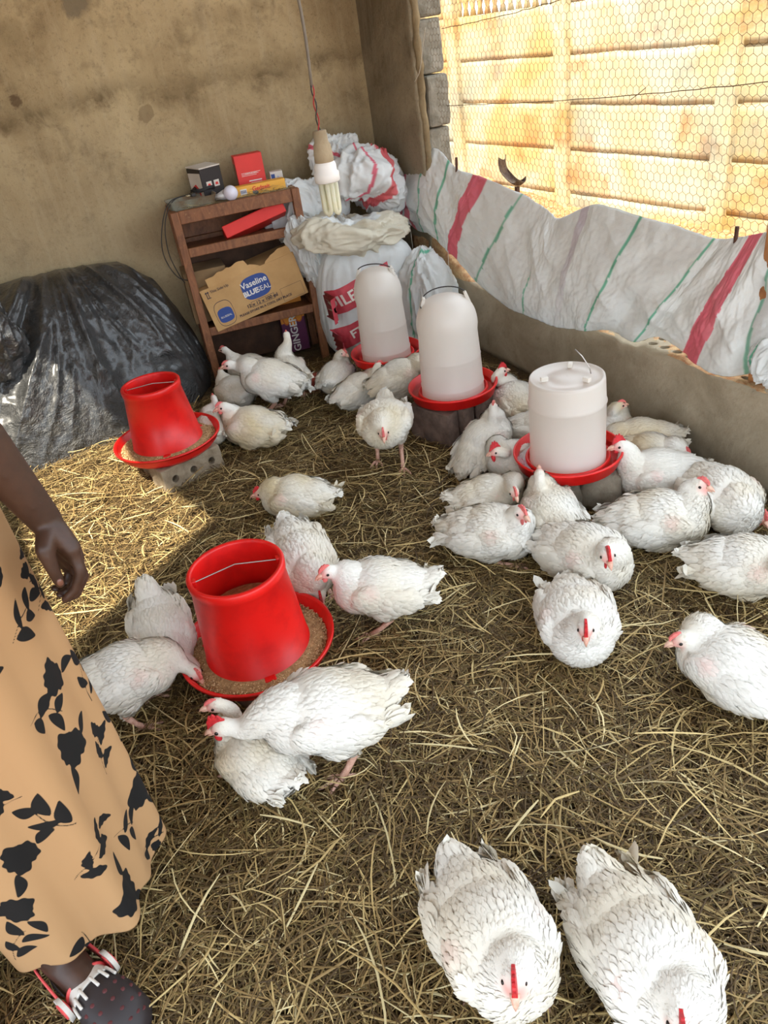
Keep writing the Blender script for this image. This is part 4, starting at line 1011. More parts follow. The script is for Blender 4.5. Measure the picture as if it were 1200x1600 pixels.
for k in range(4):
    a = k * PI / 2 + .5; bm = bmesh.new(); c_ = (lx + .0205 * math.cos(a), ly_ + .0205 * math.sin(a)); tx, ty = -math.sin(a) * .0105, math.cos(a) * .0105
    pts = [(c_[0] + tx, c_[1] + ty, LZ(.39)), (c_[0] + tx, c_[1] + ty, LZ(.06)), (c_[0] + tx * .7, c_[1] + ty * .7, LZ(.02)), (c_[0], c_[1], LZ(.0)), (c_[0] - tx * .7, c_[1] - ty * .7, LZ(.02)), (c_[0] - tx, c_[1] - ty, LZ(.06)), (c_[0] - tx, c_[1] - ty, LZ(.39))]
    tube(bm, pts, .0068, 12); link('glass_tube', bm, t.m, root, world=True)




# ================================================================ CHICKENS
t = NT('feathers'); n1 = t.noise(160, 3, .6)
t.set(Base_Color=t.attr('Col').outputs['Color'], Roughness=.85); t.b.inputs['Specular IOR Level'].default_value = .2
t.b.inputs['Subsurface Weight'].default_value = 0; t.bump(n1, .25, .002); M_feath = t.m
M_beak = pm('beak', (232, 190, 168), .45, rgb2=(206, 150, 128), scale=60); M_comb = pm('comb', (214, 44, 48), .5, rgb2=(176, 30, 40), scale=80, bump=.4, bscale=200)
M_pcomb = pm('pale_comb', (226, 120, 112), .55, rgb2=(206, 92, 92), scale=80, bump=.4, bscale=200)
M_eye = pm('eye', (30, 20, 16), .12, var=.02)
M_leg = pm('shank', (222, 178, 158), .6, rgb2=(196, 146, 124), scale=90, bump=.4, bscale=250)
def sph(bm, c, r, sc=(1, 1, 1), R=None, sub=3):
    vs = bmesh.ops.create_icosphere(bm, subdivisions=sub, radius=1)['verts']
    M = Matrix.Translation(c) @ (R.to_4x4() if R is not None else Matrix.Identity(4)) @ Matrix.Diagonal((r * sc[0], r * sc[1], r * sc[2], 1)); bmesh.ops.transform(bm, matrix=M, verts=vs)
F_WH = np.array(lin((229, 225, 216))); F_CR = np.array(lin((222, 206, 166))); F_DIRT = np.array(lin((184, 158, 108))); F_PINK = np.array(lin((232, 164, 154))); F_BARE = np.array(lin((232, 188, 178)))
cid = 0
def chicken(label, body, head, tail, stand=False, zc=None, zh=.2, look=None, lookz=-.15, s=1.0, comb=.5, tailup=.4, dirt=.3, feet=None, wattle=.3, zt=None, pitch=None, puff=1.0, hide_head=False, foot_show=False):
    """body/head/tail: where the middle of the trunk, the skull and the tail tip appear; each is put at its real height."""
    global cid; cid += 1; s = s * .825; zh = zh * .86; zc = zc * .84 if zc else None; zt = zt * .84 if zt is not None else None; R = np.random.default_rng(cid * 13 + 5); rnd = random.Random(cid)
    zc = zc or (.190 * s if stand else .092 * s)
    zt = zt if zt is not None else (zc + .05 * s)
    B = g(*body, zc); T = g(*tail, zt); Hd = g(*head, zh) if head else None
    yaw = math.atan2(B.y - T.y, B.x - T.x)
    RZ = Matrix.Rotation(yaw, 3, 'Z'); inv = RZ.transposed(); O = Vector((B.x, B.y, 0))
    h = inv @ (Hd - O)
    if pitch is None: pitch = .12 if stand else .03
    RP = Matrix.Rotation(-pitch, 3, 'Y')
    def bp(x, y, z): return Vector((0, 0, zc)) + RP @ Vector((x * s, y * s, z * s))
    if look is None: lk = Vector((1, 0, lookz))
    else:
        Lp = g(*look, zh); lk = inv @ (Lp - Hd); lk.z = 0; lk = lk.normalized() + Vector((0, 0, lookz))
    lk.normalize(); sd = Vector((0, 0, 1)).cross(lk)
    sd = sd.normalized() if sd.length > .05 else Vector((0, 1, 0)); hu = lk.cross(sd)
    HR = Matrix((lk, sd, hu)).transposed(); hs = s * 1.12
    def hp(x, y, z): return h + HR @ Vector((x * hs, y * hs, z * hs))
    bm = bmesh.new()
    sph(bm, bp(-.065, 0, 0), .088 * s, (1.05, 1.04 * puff, .94), RP); sph(bm, bp(.0, 0, .004), .102 * s, (1.12, 1.03 * puff, .93), RP); sph(bm, bp(.07, 0, -.004), .083 * s, (1.0, 1.02 * puff, .98), RP)
    sph(bm, bp(-.10, 0, .025), .06 * s, (1, .8, .8), RP)
    for k in range(7):
        u = k / 6; sph(bm, bp(-.12 - .048 * u, 0, .025 + .065 * u * tailup), (.054 - .030 * u) * s, (1.1, 1.15, .55 - .2 * u), RP, 2)
    # folded wings
    for y in (-1, 1):
        sph(bm, bp(.03, y * .083 * puff, .012), .05 * s, (1.25, .45, .95), RP)
        sph(bm, bp(-.035, y * .088 * puff, .004), .055 * s, (1.5, .36, .82), RP @ Matrix.Rotation(.12, 3, 'Y')); sph(bm, bp(-.10, y * .070 * puff, .008), .032 * s, (1.9, .35, .75), RP)
    # neck
    c0 = bp(.085, 0, .03); hb = hp(-.018, 0, -.008); dd = (hb - c0)
    nk = bez(c0, c0 + RP @ Vector((.05 * s, 0, .045 * s)) if dd.z > 0 else c0 + RP @ Vector((.07 * s, 0, .0)), hb - HR @ Vector((.03 * hs, 0, .035 * hs)) if dd.z > -.02 else hb - dd.normalized() * .04, hb, 18)
    for k, p in enumerate(nk):
        u = k / 17; sph(bm, p, s * (.040 * (1 - u) ** 1.3 + .0215), (1, 1, 1), None, 2)
    sph(bm, hp(0, 0, 0), .0225 * hs, (1.12, .86, .98), HR); sph(bm, hp(.013, 0, -.003), .0165 * hs, (1, .82, .9), HR); sph(bm, hp(.024, 0, -.004), .010 * hs, (1.1, .8, .8), HR, 2)
    # thighs
    LEGY = .052; feetL = []
    if stand:
        for y in (-1, 1):
            hipp = bp(-.01, y * .055, -.04); st = (.03 if y > 0 else -.02) if feet is None else feet[0 if y < 0 else 1]
            hock = Vector((-.035 * s + st * .3, y * LEGY * s, .075 * s)); foot = Vector((.012 * s + st, y * (LEGY + .004) * s, .010))
            for k in range(8):
                u = k / 7; sph(bm, hipp.lerp(hock + Vector((0, 0, .012)), u), s * (.046 * (1 - u) + .013 * u), (1, 1, 1), None, 2)
            feetL.append((hock, foot, y))
    else:
        for y in (-1, 1):
            sph(bm, bp(.0, y * .055, -.045), .045 * s, (1.3, .8, .8), RP)
    me = remeshed(bm, .0052, 7)
    nv = len(me.vertices); V = np.zeros(nv * 3); me.vertices.foreach_get('co', V); V = V.reshape(-1, 3); V[:, 2] = np.maximum(V[:, 2], .003)
    me.vertices.foreach_set('co', V.ravel())
    NRM = np.zeros(nv * 3); me.vertices.foreach_get('normal', NRM); NRM = NRM.reshape(-1, 3)
    hA = np.array(h); face = np.array(hp(.018, 0, -.003)); nkA = np.array([np.array(p) for p in nk]); tA = np.array(bp(-.17, 0, .05))
    def tint(X, Rn=0):
        dF = np.linalg.norm(X - face, axis=1); f = np.clip(1 - (dF - .012 * hs) / (.016 * hs), 0, 1)
        n = np.array([noise.noise(Vector(p) * 14 + Vector((cid * 3, 0, 0))) for p in X]); n2 = np.array([noise.noise(Vector(p) * 5 + Vector((0, cid * 3, 0))) for p in X])
        lowd = np.clip(1 - X[:, 2] / (.10 * s), 0, 1)
        d = np.clip(dirt * (.45 + 1.1 * n2 + 1.0 * lowd) + .5 * (dirt + .2) * n, 0, .85)[:, None]
        c = F_WH * (1 - d) + (F_CR * .6 + F_DIRT * .4) * d
        # thinly feathered pink skin by the wing joint
        for y in (-1, 1):
            q = np.array(bp(.035, y * .09, .045)); k = np.clip(1 - np.linalg.norm(X - q, axis=1) / .028, 0, 1)[:, None] * (rnd.random() * .7); c = c * (1 - k) + F_BARE * k
        return c * (1 - f[:, None] * .85) + F_PINK * f[:, None] * .85, f
    cb, _ = tint(V)
    # ---- plumage: small overlapping feathers rooted on the skin, all part of the one body mesh
    me.calc_loop_triangles(); nt = len(me.loop_triangles); TI = np.zeros(nt * 3, dtype=np.int32); me.loop_triangles.foreach_get('vertices', TI); TI = TI.reshape(-1, 3)
    a, b, c = V[TI[:, 0]], V[TI[:, 1]], V[TI[:, 2]]; ar = np.linalg.norm(np.cross(b - a, c - a), axis=1)
    n = int(4600); cen = (a + b + c) / 3
    dn = np.min(np.linalg.norm(cen[:, None, :] - nkA[None, 6:], axis=2), axis=1); wgt = ar * np.where(dn < .05, 3.2, 1.0)
    pick = R.choice(nt, n, p=wgt / wgt.sum()); u = R.random((n, 2)); fl = u.sum(1) > 1; u[fl] = 1 - u[fl]
    P = a[pick] + u[:, :1] * (b[pick] - a[pick]) + u[:, 1:] * (c[pick] - a[pick]); N = NRM[TI[pick, 0]]
    ok = (np.linalg.norm(P - face, axis=1) > .024 * hs) & (P[:, 2] > .012); P, N = P[ok], N[ok]; n = len(P)
    bx = (P - np.array([0, 0, zc])) @ np.array(RP)          # into the trunk's frame
    flow = np.tile(np.array(RP @ Vector((-1, 0, -.10))), (n, 1))
    dK = np.linalg.norm(P[:, None, :] - nkA[None], axis=2); ik = dK.argmin(1); dk = dK.min(1)
    nd = -np.gradient(nkA, axis=0); nd /= np.linalg.norm(nd, axis=1, keepdims=True)
    wk = np.clip((ik - 3) / 5, 0, 1) * np.clip(1.6 - dk / (.05 * s), 0, 1); flow = flow * (1 - wk[:, None]) + nd[ik] * wk[:, None]
    under = np.clip(-N[:, 2], 0, 1)[:, None] * (1 - wk[:, None]); flow = flow + under * np.array([-.2, 0, .1]); 
    tl = np.clip((-bx[:, 0] / s - .10) / .05, 0, 1); flow = flow * (1 - tl[:, None]) + tl[:, None] * np.array(RP @ Vector((-1, 0, tailup * .9)))
    flow += R.normal(0, .16, (n, 3)); flow -= (flow * N).sum(1, keepdims=True) * N; flow /= np.linalg.norm(flow, axis=1, keepdims=True) + 1e-9
    lat = np.cross(N, flow); wing = (np.abs(bx[:, 1]) > .07 * s) & (bx[:, 0] < .0) & (np.abs(bx[:, 2]) < .05 * s)
    L = np.where(wing, .034, .020) * s; L = L * (1 - wk) + .013 * s * wk; L = np.where(dk < 9, L, L); L = L * (1 + tl * .45); L *= R.uniform(.8, 1.25, n)
    nearh = np.clip(1 - (np.linalg.norm(P - hA, axis=1) - .02) / .03, 0, 1); L *= 1 - .5 * nearh
    W = L * .27; lift = np.clip(R.normal(.09, .07, n), .0, .35) + .08 * tl
    rows = [(0, .55, .0), (.35, 1.0, .035), (.72, .85, .02), (1.0, .0, -.03)]
    FV = np.zeros((n, 7, 3)); base = P - N * .0018 * s
    for r_, (tt, ww, bb) in enumerate(rows):
        cc = base + flow * (L * tt)[:, None] + N * (L * (lift * tt * .8 + bb) + .001)[:, None]
        if r_ < 3: FV[:, r_ * 2] = cc - lat * (W * ww)[:, None]; FV[:, r_ * 2 + 1] = cc + lat * (W * ww)[:, None]
        else: FV[:, 6] = cc
    fc, _ = tint(P); fc = fc * R.uniform(.95, 1.03, (n, 1)); fc = np.minimum(fc, .93)
    idx = nv + np.arange(n)[:, None] * 7
    Q = np.concatenate([idx + np.array([[0, 2, 3, 1]]), idx + np.array([[2, 4, 5, 3]])]); T3 = idx + np.array([[4, 6, 5]])
    bq = np.zeros(len(me.loops), dtype=np.int32); me.loops.foreach_get('vertex_index', bq)
    tot = np.zeros(len(me.polygons), dtype=np.int32); me.polygons.foreach_get('loop_total', tot); st = np.zeros(len(me.polygons), dtype=np.int32); me.polygons.foreach_get('loop_start', st)
    q4 = st[tot == 4]; t3 = st[tot == 3]; BQ = bq[q4[:, None] + np.arange(4)]; BT = bq[t3[:, None] + np.arange(3)] if len(t3) else np.zeros((0, 3), int)
    allV = [V, FV.reshape(-1, 3)]; allC = [cb, np.repeat(fc, 7, 0)]; nb = nv + n * 7
    # ---- shanks and toes, grown into the thighs
    lb = bmesh.new()
    def toes(f, y, spread=1.0, L=.052):
        for ang in (-.5, 0, .5):
            d = Vector((math.cos(ang * spread + y * .1), math.sin(ang * spread + y * .1), 0)); l = L * s * (1.15 if ang == 0 else 1)
            tube(lb, [f + Vector((0, 0, .004)), f + d * l * .5 + Vector((0, 0, .004)), f + d * l * .9 + Vector((0, 0, -.002)), f + d * l * 1.08 + Vector((0, 0, -.005))], [.0068 * s, .0058 * s, .0048 * s, .0012 * s], 7)
        tube(lb, [f + Vector((0, 0, .004)), f + Vector((-.022 * s, -y * .006 * s, 0)), f + Vector((-.034 * s, -y * .008 * s, -.005))], [.006 * s, .0045 * s, .001], 6)
    if stand:
        for hock, foot, y in feetL:
            tube(lb, [hock + Vector((.006, 0, .03)), hock + Vector((0, 0, .008)), hock, hock.lerp(foot, .5), foot + Vector((0, 0, .008))], [.014 * s, .012 * s, .0108 * s, .0082 * s, .0095 * s], 9); toes(foot, y, 1.1)
    elif foot_show:
        for y in (-1, 1):
            tube(lb, [Vector((.02, y * .06 * s, .014)), Vector((.085 * s, y * .064 * s, .012))], [.009 * s, .008 * s], 8); toes(Vector((.085 * s, y * .064 * s, .010)), y, .8)
    lm = bpy.data.meshes.new('l'); lb.to_mesh(lm); lb.free(); lv = np.zeros(len(lm.vertices) * 3); lm.vertices.foreach_get('co', lv); lv = lv.reshape(-1, 3)
    lq = [[v + nb for v in p.vertices] for p in lm.polygons if len(p.vertices) == 4]; lng = []
    for p in lm.polygons:
        if len(p.vertices) > 4:
            vv = [v + nb for v in p.vertices]; lng += [(vv[0], vv[k], vv[k + 1]) for k in range(1, len(vv) - 1)]
    bpy.data.meshes.remove(lm); allV.append(lv); allC.append(np.tile(np.array([F_PINK]), (len(lv), 1)) if len(lv) else np.zeros((0, 3)))
    nQ0 = len(BQ) + len(Q); QQ = np.concatenate([BQ, Q, np.array(lq).reshape(-1, 4)]); TT = np.concatenate([BT, T3, np.array(lng).reshape(-1, 3)])
    bpy.data.meshes.remove(me)
    me = npmesh('chicken', np.concatenate(allV), QQ, TT, np.concatenate(allC))
    mi = np.zeros(len(QQ) + len(TT), dtype=np.int32); mi[nQ0:len(QQ)] = 1; mi[len(QQ) + len(BT) + len(T3):] = 1
    FN = np.zeros((n, 7, 3)); FN[:] = N[:, None, :]
    for r_, kx in ((0, -.10), (2, .02), (4, .18)): FN[:, r_] += -lat * .45 + flow * kx * 1.1; FN[:, r_ + 1] += lat * .45 + flow * kx * 1.1
    FN[:, 6] += flow * .3; FN /= np.linalg.norm(FN, axis=2, keepdims=True)
    NN = np.zeros(len(me.vertices) * 3); me.vertices.foreach_get('normal', NN); NN = NN.reshape(-1, 3); NN[nv:nv + n * 7] = FN.reshape(-1, 3); me.normals_split_custom_set_from_vertices(NN.tolist())
    me.materials.append(M_feath); me.materials.append(M_leg); me.polygons.foreach_set('material_index', mi)
    o = bpy.data.objects.new('chicken', me); COL.objects.link(o); o.location = O; o.rotation_euler = (0, 0, yaw)
    tag(o, label, 'chicken', 'white chickens in the pen')
    # ---- head fittings
    HM = Matrix.Translation(h) @ HR.to_4x4() @ Matrix.Scale(hs, 4)
    def sub(name, bm, mat, smooth=True):
        bm.transform(HM); return link(name, bm, mat, o, smooth=smooth)
    bm = bmesh.new(); tube(bm, [(.024, 0, .001), (.032, 0, .000), (.040, 0, -.003), (.047, 0, -.009)], [.0085, .0072, .0048, .0008], 10, squash=.8)
    tube(bm, [(.024, 0, -.0075), (.033, 0, -.009), (.041, 0, -.011)], [.006, .0048, .001], 8, squash=.6); sub('beak', bm, M_beak)
    for y in (-1, 1):
        bm = bmesh.new(); sph(bm, Vector((.0095, y * .0178, .0035)), .0042, (1, .6, 1)); sub('eye', bm, M_eye)
    if comb > 0:
        bm = bmesh.new(); n_ = 26; prof = []
        for k in range(n_ + 1):
            u = k / n_; x = .030 - .042 * u; z0 = .012 + .008 * math.sin(PI * min(1, u * 1.1)) ; hgt = comb * .021 * (math.sin(PI * u) ** .6) * (.72 + .38 * abs(math.sin(u * PI * 4.5)))
            prof.append((x, z0, z0 + .002 + hgt))
        lay = []
        for y_ in (-1, 1): lay.append([(bm.verts.new((x, y_ * .0048, a_ - .004)), bm.verts.new((x - .003 * comb, y_ * .0026, b_))) for x, a_, b_ in prof])
        for k in range(n_):
            A_, B_ = lay[0][k], lay[0][k + 1]; C_, D_ = lay[1][k], lay[1][k + 1]
            bm.faces.new((A_[0], A_[1], B_[1], B_[0])); bm.faces.new((C_[1], C_[0], D_[0], D_[1])); bm.faces.new((A_[1], C_[1], D_[1], B_[1]))
        for k in (0, n_): bm.faces.new((lay[0][k][0], lay[1][k][0], lay[1][k][1], lay[0][k][1]))
        bmesh.ops.recalc_face_normals(bm, faces=bm.faces); sub('comb', bm, M_comb if comb > .45 else M_pcomb, False)
    if wattle > 0:
        for y in (-1, 1):
            bm = bmesh.new(); sph(bm, Vector((.019, y * .006, -.016 - wattle * .008)), .010, (.75, .35, .6 + wattle), None, 2); sub('wattle', bm, M_comb if comb > .45 else M_pcomb)
    return o
CH = [
 # front of the picture
 dict(label='chicken facing the viewer with upright red comb, left of the two at the bottom', body=(770, 1465), head=(803, 1524), tail=(718, 1350), stand=True, zc=.15, zh=.235, zt=.20, look=(806, 1600), lookz=-.45, comb=1.0, wattle=.8, tailup=.35, s=1.03, puff=1.05),
 dict(label='white chicken cut by the bottom edge, its head bowed at the lower right', body=(1012, 1500), head=(1062, 1588), tail=(950, 1382), zc=.13, zh=.20, zt=.17, look=(1080, 1700), lookz=-.7, comb=.7, wattle=.4, tailup=.4, s=1.06, puff=1.05),
 # round the big feeder
 dict(label='large standing chicken below the front feeder, red comb, neck stretched left', body=(508, 1112), head=(348, 1136), tail=(600, 1062), stand=True, zc=.205, zh=.225, zt=.26, look=(310, 1140), lookz=-.25, comb=.8, wattle=.4, tailup=.5, s=1.12, feet=(.02, -.015)),
 dict(label='chicken crouching half hidden behind the large standing one, beak to the left', body=(402, 1185), head=(338, 1102), tail=(480, 1235), zc=.085, zh=.24, look=(300, 1112), lookz=.05, comb=.15, wattle=0, s=.9, dirt=.5, foot_show=True, zt=.10),
 dict(label='chicken left of the front feeder with its head down in the tray', body=(196, 1055), head=(303, 1050), tail=(140, 1085), stand=True, zc=.18, zh=.125, look=(330, 1065), lookz=-.9, comb=.3, tailup=-.1, s=1.0, wattle=0, zt=.17, pitch=-.1),
 dict(label='white chicken with raised fanned tail, bent into the left side of the front tray', body=(255, 990), head=(304, 1042), tail=(232, 925), stand=True, zc=.15, zh=.10, look=(330, 1075), lookz=-.9, comb=.2, wattle=0, tailup=1.0, s=.92, zt=.24, pitch=-.3),
 dict(label='chicken behind the front feeder lowering its head into the tray', body=(474, 873), head=(500, 928), tail=(447, 822), stand=True, zc=.17, zh=.105, look=(506, 960), lookz=-1.0, comb=.8, wattle=.4, tailup=.2, s=1.0, zt=.21, pitch=-.25),
 dict(label='standing chicken right of the front feeder, facing left with open beak', body=(594, 918), head=(514, 893), tail=(665, 885), stand=True, zc=.165, zh=.25, look=(470, 910), lookz=-.1, comb=.35, wattle=.2, tailup=.5, s=1.0, zt=.23),
 # open floor
 dict(label='chicken lying flat on the straw alone, pink face to the left', body=(462, 777), head=(408, 770), tail=(532, 775), zc=.08, zh=.10, look=(370, 778), lookz=-.1, comb=.5, s=.98, dirt=.6, wattle=.2, tailup=.1, zt=.09),
 dict(label='chicken walking toward the viewer with bowed head in the middle of the pen', body=(601, 660), head=(599, 674), tail=(606, 625), stand=True, zc=.21, zh=.24, look=(597, 760), lookz=-.6, comb=.3, wattle=.2, tailup=.7, s=1.05, puff=1.1, feet=(-.03, .05), zt=.17, dirt=.5),
 # by the shelf
 dict(label='chicken lying beside the rear feeder, neck up and facing left', body=(396, 668), head=(349, 636), tail=(458, 672), zc=.095, zh=.21, look=(310, 645), lookz=-.1, comb=.25, wattle=.1, tailup=.1, s=1.1, dirt=.75, zt=.10),
 dict(label='chicken squeezed between the rear feeder and the lying one', body=(330, 668), head=(334, 622), tail=(340, 700), zc=.10, zh=.20, look=(320, 600), lookz=.3, comb=.1, wattle=0, s=.8, zt=.1, dirt=.4),
 dict(label='standing chicken in front of the shelf, pointed beak to the left', body=(422, 592), head=(358, 570), tail=(485, 600), stand=True, zc=.195, zh=.27, look=(320, 578), lookz=-.1, comb=.1, wattle=0, tailup=-.1, s=1.08, dirt=.45, zt=.17),
 dict(label='chicken at the shelf facing away with its neck stretched straight up', body=(452, 584), head=(448, 524), tail=(462, 606), stand=True, zc=.16, zh=.33, look=(446, 505), lookz=.2, comb=.1, wattle=0, tailup=-.2, s=.95, dirt=.4, zt=.13, pitch=.3),
 dict(label='chicken in the shade under the lowest rail of the shelf', body=(392, 578), head=(351, 547), tail=(440, 575), zc=.10, zh=.21, look=(320, 545), lookz=.0, comb=.2, wattle=0, s=.95, dirt=.4, zt=.12),
 dict(label='crouched chicken tucked behind the shelf front leg at its left', body=(366, 612), head=(345, 582), tail=(400, 625), zc=.09, zh=.17, look=(330, 560), lookz=.2, comb=.1, wattle=0, s=.9, zt=.1, dirt=.35),
 dict(label='grubby pinkish chicken sitting between the shelf and the rear drinker', body=(527, 588), head=(536, 551), tail=(508, 612), zc=.10, zh=.22, look=(556, 556), lookz=-.2, comb=.2, wattle=0, s=.9, dirt=.5, zt=.1),
 dict(label='chicken sitting before the rear drinker, looking up to the right', body=(563, 610), head=(591, 572), tail=(522, 632), zc=.09, zh=.20, look=(620, 560), lookz=.1, comb=.15, wattle=0, s=.95, dirt=.35, zt=.08, tailup=.0),
 dict(label='standing chicken whose head is behind the middle drinker, on its left', body=(626, 590), head=(668, 566), tail=(596, 602), stand=True, zc=.165, zh=.25, comb=.2, wattle=0, s=.98, zt=.15, tailup=0, dirt=.4),
 # middle drinker
 dict(label='chicken stretching its neck up to the right side of the middle drinker', body=(757, 692), head=(771, 638), tail=(735, 730), stand=False, zc=.12, zh=.26, look=(775, 610), lookz=.45, comb=.15, wattle=0, tailup=-.3, s=.98, dirt=.25, zt=.05, pitch=.45),
 dict(label='chicken with red comb and wattles left of the near drinker, facing left', body=(806, 722), head=(777, 705), tail=(850, 728), zc=.10, zh=.20, look=(740, 712), lookz=-.1, comb=1.1, wattle=.9, s=.95, zt=.12),
 dict(label='chicken sitting against the low wall behind the middle drinker', body=(806, 626), head=(783, 580), tail=(830, 650), zc=.12, zh=.24, look=(800, 575), lookz=0, comb=.9, wattle=.3, s=.95, dirt=.5, zt=.12),
 dict(label='chicken mostly hidden behind the left side of the near drinker', body=(842, 668), head=(880, 650), tail=(812, 662), zc=.10, zh=.16, comb=.1, wattle=0, s=.85, zt=.12),
 # near drinker, left side group
 dict(label='chicken sitting with its head turned down, below left of the near drinker', body=(765, 776), head=(803, 768), tail=(720, 772), zc=.10, zh=.19, look=(825, 800), lookz=-.4, comb=.4, wattle=.3, s=.9, zt=.13, tailup=.3),
 dict(label='plump sitting chicken facing right with open beak, left below the near drinker', body=(768, 832), head=(812, 800), tail=(700, 815), zc=.10, zh=.21, look=(850, 822), lookz=-.15, comb=.45, wattle=.7, s=1.05, puff=1.05, foot_show=True, zt=.13, tailup=.1),
 dict(label='chicken reaching its neck up to the tray of the near drinker', body=(862, 800), head=(843, 742), tail=(880, 838), zc=.11, zh=.24, look=(838, 705), lookz=.55, comb=.0, wattle=0, s=.95, dirt=.4, zt=.06, tailup=-.2, pitch=.25),
 dict(label='sitting chicken looking down right with a small red comb, below the near drinker', body=(915, 868), head=(948, 866), tail=(852, 832), zc=.10, zh=.215, look=(965, 900), lookz=-.3, comb=.75, wattle=.6, s=1.08, puff=1.05, zt=.12, tailup=.0),
 dict(label='broad chicken sitting face on with a bright red comb, in the middle right', body=(902, 970), head=(915, 980), tail=(885, 905), zc=.10, zh=.20, look=(918, 1040), lookz=-.45, comb=1.0, wattle=.6, s=1.04, puff=1.08, tailup=-.1, zt=.10),
 # right wall group
 dict(label='cream chicken behind the near drinker with raised head against the wall', body=(952, 672), head=(967, 634), tail=(925, 700), zc=.10, zh=.22, look=(1000, 625), lookz=.0, comb=.2, wattle=0, s=.9, dirt=1.0, zt=.1),
 dict(label='cream rump of a chicken lying against the wall, head out of sight', body=(1000, 688), head=(975, 720), tail=(1050, 678), zc=.105, zh=.10, look=(950, 730), lookz=-.5, comb=.1, wattle=0, s=.95, dirt=.9, zt=.12, tailup=.1),
 dict(label='chicken with tucked brownish head against the wall, above the combed one', body=(1015, 712), head=(1066, 706), tail=(955, 700), zc=.095, zh=.13, look=(1100, 715), lookz=-.2, comb=.3, wattle=.1, s=.95, dirt=.9, zt=.11, tailup=.0),
 dict(label='long white chicken facing left with a red comb at the near drinker tray', body=(1030, 742), head=(971, 696), tail=(1120, 728), zc=.10, zh=.22, look=(930, 700), lookz=-.1, comb=1.0, wattle=.1, s=1.05, zt=.13, tailup=.1),
 dict(label='sitting chicken facing right with lifted head, in front of the wall group', body=(1030, 812), head=(1091, 757), tail=(932, 822), zc=.10, zh=.22, look=(1130, 765), lookz=-.1, comb=.35, wattle=.4, s=1.1, zt=.08, tailup=-.15, foot_show=True, dirt=.45),
 dict(label='chicken bowing its head to the straw at the right edge', body=(1128, 778), head=(1186, 803), tail=(1092, 722), zc=.11, zh=.075, look=(1230, 830), lookz=-.5, comb=.4, wattle=.3, s=1.12, zt=.17, tailup=.2, dirt=.45),
 dict(label='chicken at the right edge with its tail pointing left, head out of view', body=(1168, 885), head=(1240, 880), tail=(1092, 868), zc=.10, zh=.20, comb=.4, s=1.05, zt=.12, tailup=.1),
 dict(label='chicken cut by the right edge, its pale face to the left', body=(1150, 1042), head=(1068, 998), tail=(1230, 1075), zc=.11, zh=.17, look=(1035, 1000), lookz=-.35, comb=.1, wattle=0, s=1.08, zt=.13, tailup=.1, dirt=.5),
]
for c_ in CH: chicken(**c_)

# ================================================================ WOMAN AT THE LEFT
PC = Vector((-.285, 1.19, 0)); PF = Vector((.50, -.866, 0)).normalized(); PL = Vector((-PF.y, PF.x, 0))   # facing, her left
def pp(f, l, z): return PC + PF * f + PL * l + Vector((0, 0, z))
bm = bmesh.new()
def chain(pts, rs, n=10, sc=(1, 1, 1)):
    pts = [Vector(p) for p in pts]
    for i in range(len(pts) - 1):
        for k in range(n):
            u = k / n; sph(bm, pts[i].lerp(pts[i + 1], u), rs[i] * (1 - u) + rs[i + 1] * u, sc, None, 2)
    sph(bm, pts[-1], rs[-1], sc, None, 2)
Rb = Matrix((PF, PL, Vector((0, 0, 1)))).transposed()
sph(bm, pp(0, 0, .92), .16, (.75, 1.08, .8), Rb); sph(bm, pp(0, 0, 1.05), .135, (.72, 1.0, 1.1), Rb); sph(bm, pp(.0, 0, 1.24), .15, (.68, 1.05, 1.0), Rb); sph(bm, pp(-.01, 0, 1.34), .12, (.6, 1.3, .6), Rb)
chain([pp(-.01, 0, 1.38), pp(.01, 0, 1.47)], [.055, .048])
sph(bm, pp(.02, 0, 1.56), .092, (.98, .82, 1.15), Rb); sph(bm, pp(.055, 0, 1.51), .052, (.9, .85, .9), Rb); sph(bm, pp(.115, 0, 1.545), .014, (1, .9, 1.4), Rb, 2)
for y in (-1, 1): sph(bm, pp(.01, y * .077, 1.55), .024, (.6, .4, 1.1), Rb, 2)
sph(bm, pp(.10, 0, 1.505), .018, (.6, 1.3, .5), Rb, 2)
# visible left arm
sho = pp(-.01, .165, 1.35); elb = pp(-.035, .235, 1.06)
wr = ply(70, 812, 1.13)
def hpx(px, py, y): return ply(px, py, y)
elb = ply(-100, 610, 1.12); elb.z = max(elb.z, 1.0)
chain([sho, elb], [.050, .041], 14); chain([elb, elb.lerp(wr, .35), wr], [.040, .039, .026], 12)
# palm, knuckles, fingers (curled), thumb
k1, k2, k3, k4 = hpx(113, 858, 1.10), hpx(117, 868, 1.125), hpx(112, 876, 1.15), hpx(104, 880, 1.175)
for kk, r in ((k1, .0150), (k2, .0150), (k3, .0145), (k4, .0135)): chain([wr.lerp(kk, .12), wr.lerp(kk, .55), kk], [.021, .019, r], 8)
fing = [([k1, hpx(127, 893, 1.09), hpx(118, 922, 1.095), hpx(102, 936, 1.10)], [.0115, .0100, .0090, .0075]),
        ([k2, hpx(130, 900, 1.12), hpx(119, 928, 1.12), hpx(102, 937, 1.118)], [.0115, .0100, .0090, .0075]),
        ([k3, hpx(122, 903, 1.15), hpx(108, 924, 1.145), hpx(92, 929, 1.135)], [.0110, .0095, .0088, .0072]),
        ([k4, hpx(110, 899, 1.175), hpx(97, 915, 1.165), hpx(84, 920, 1.155)], [.0100, .0085, .0078, .0065])]
for p, r in fing: chain(p, r, 8)
chain([wr.lerp(k1, .15), hpx(70, 858, 1.09), hpx(82, 888, 1.085), hpx(94, 912, 1.085)], [.019, .0150, .0110, .0085], 9)
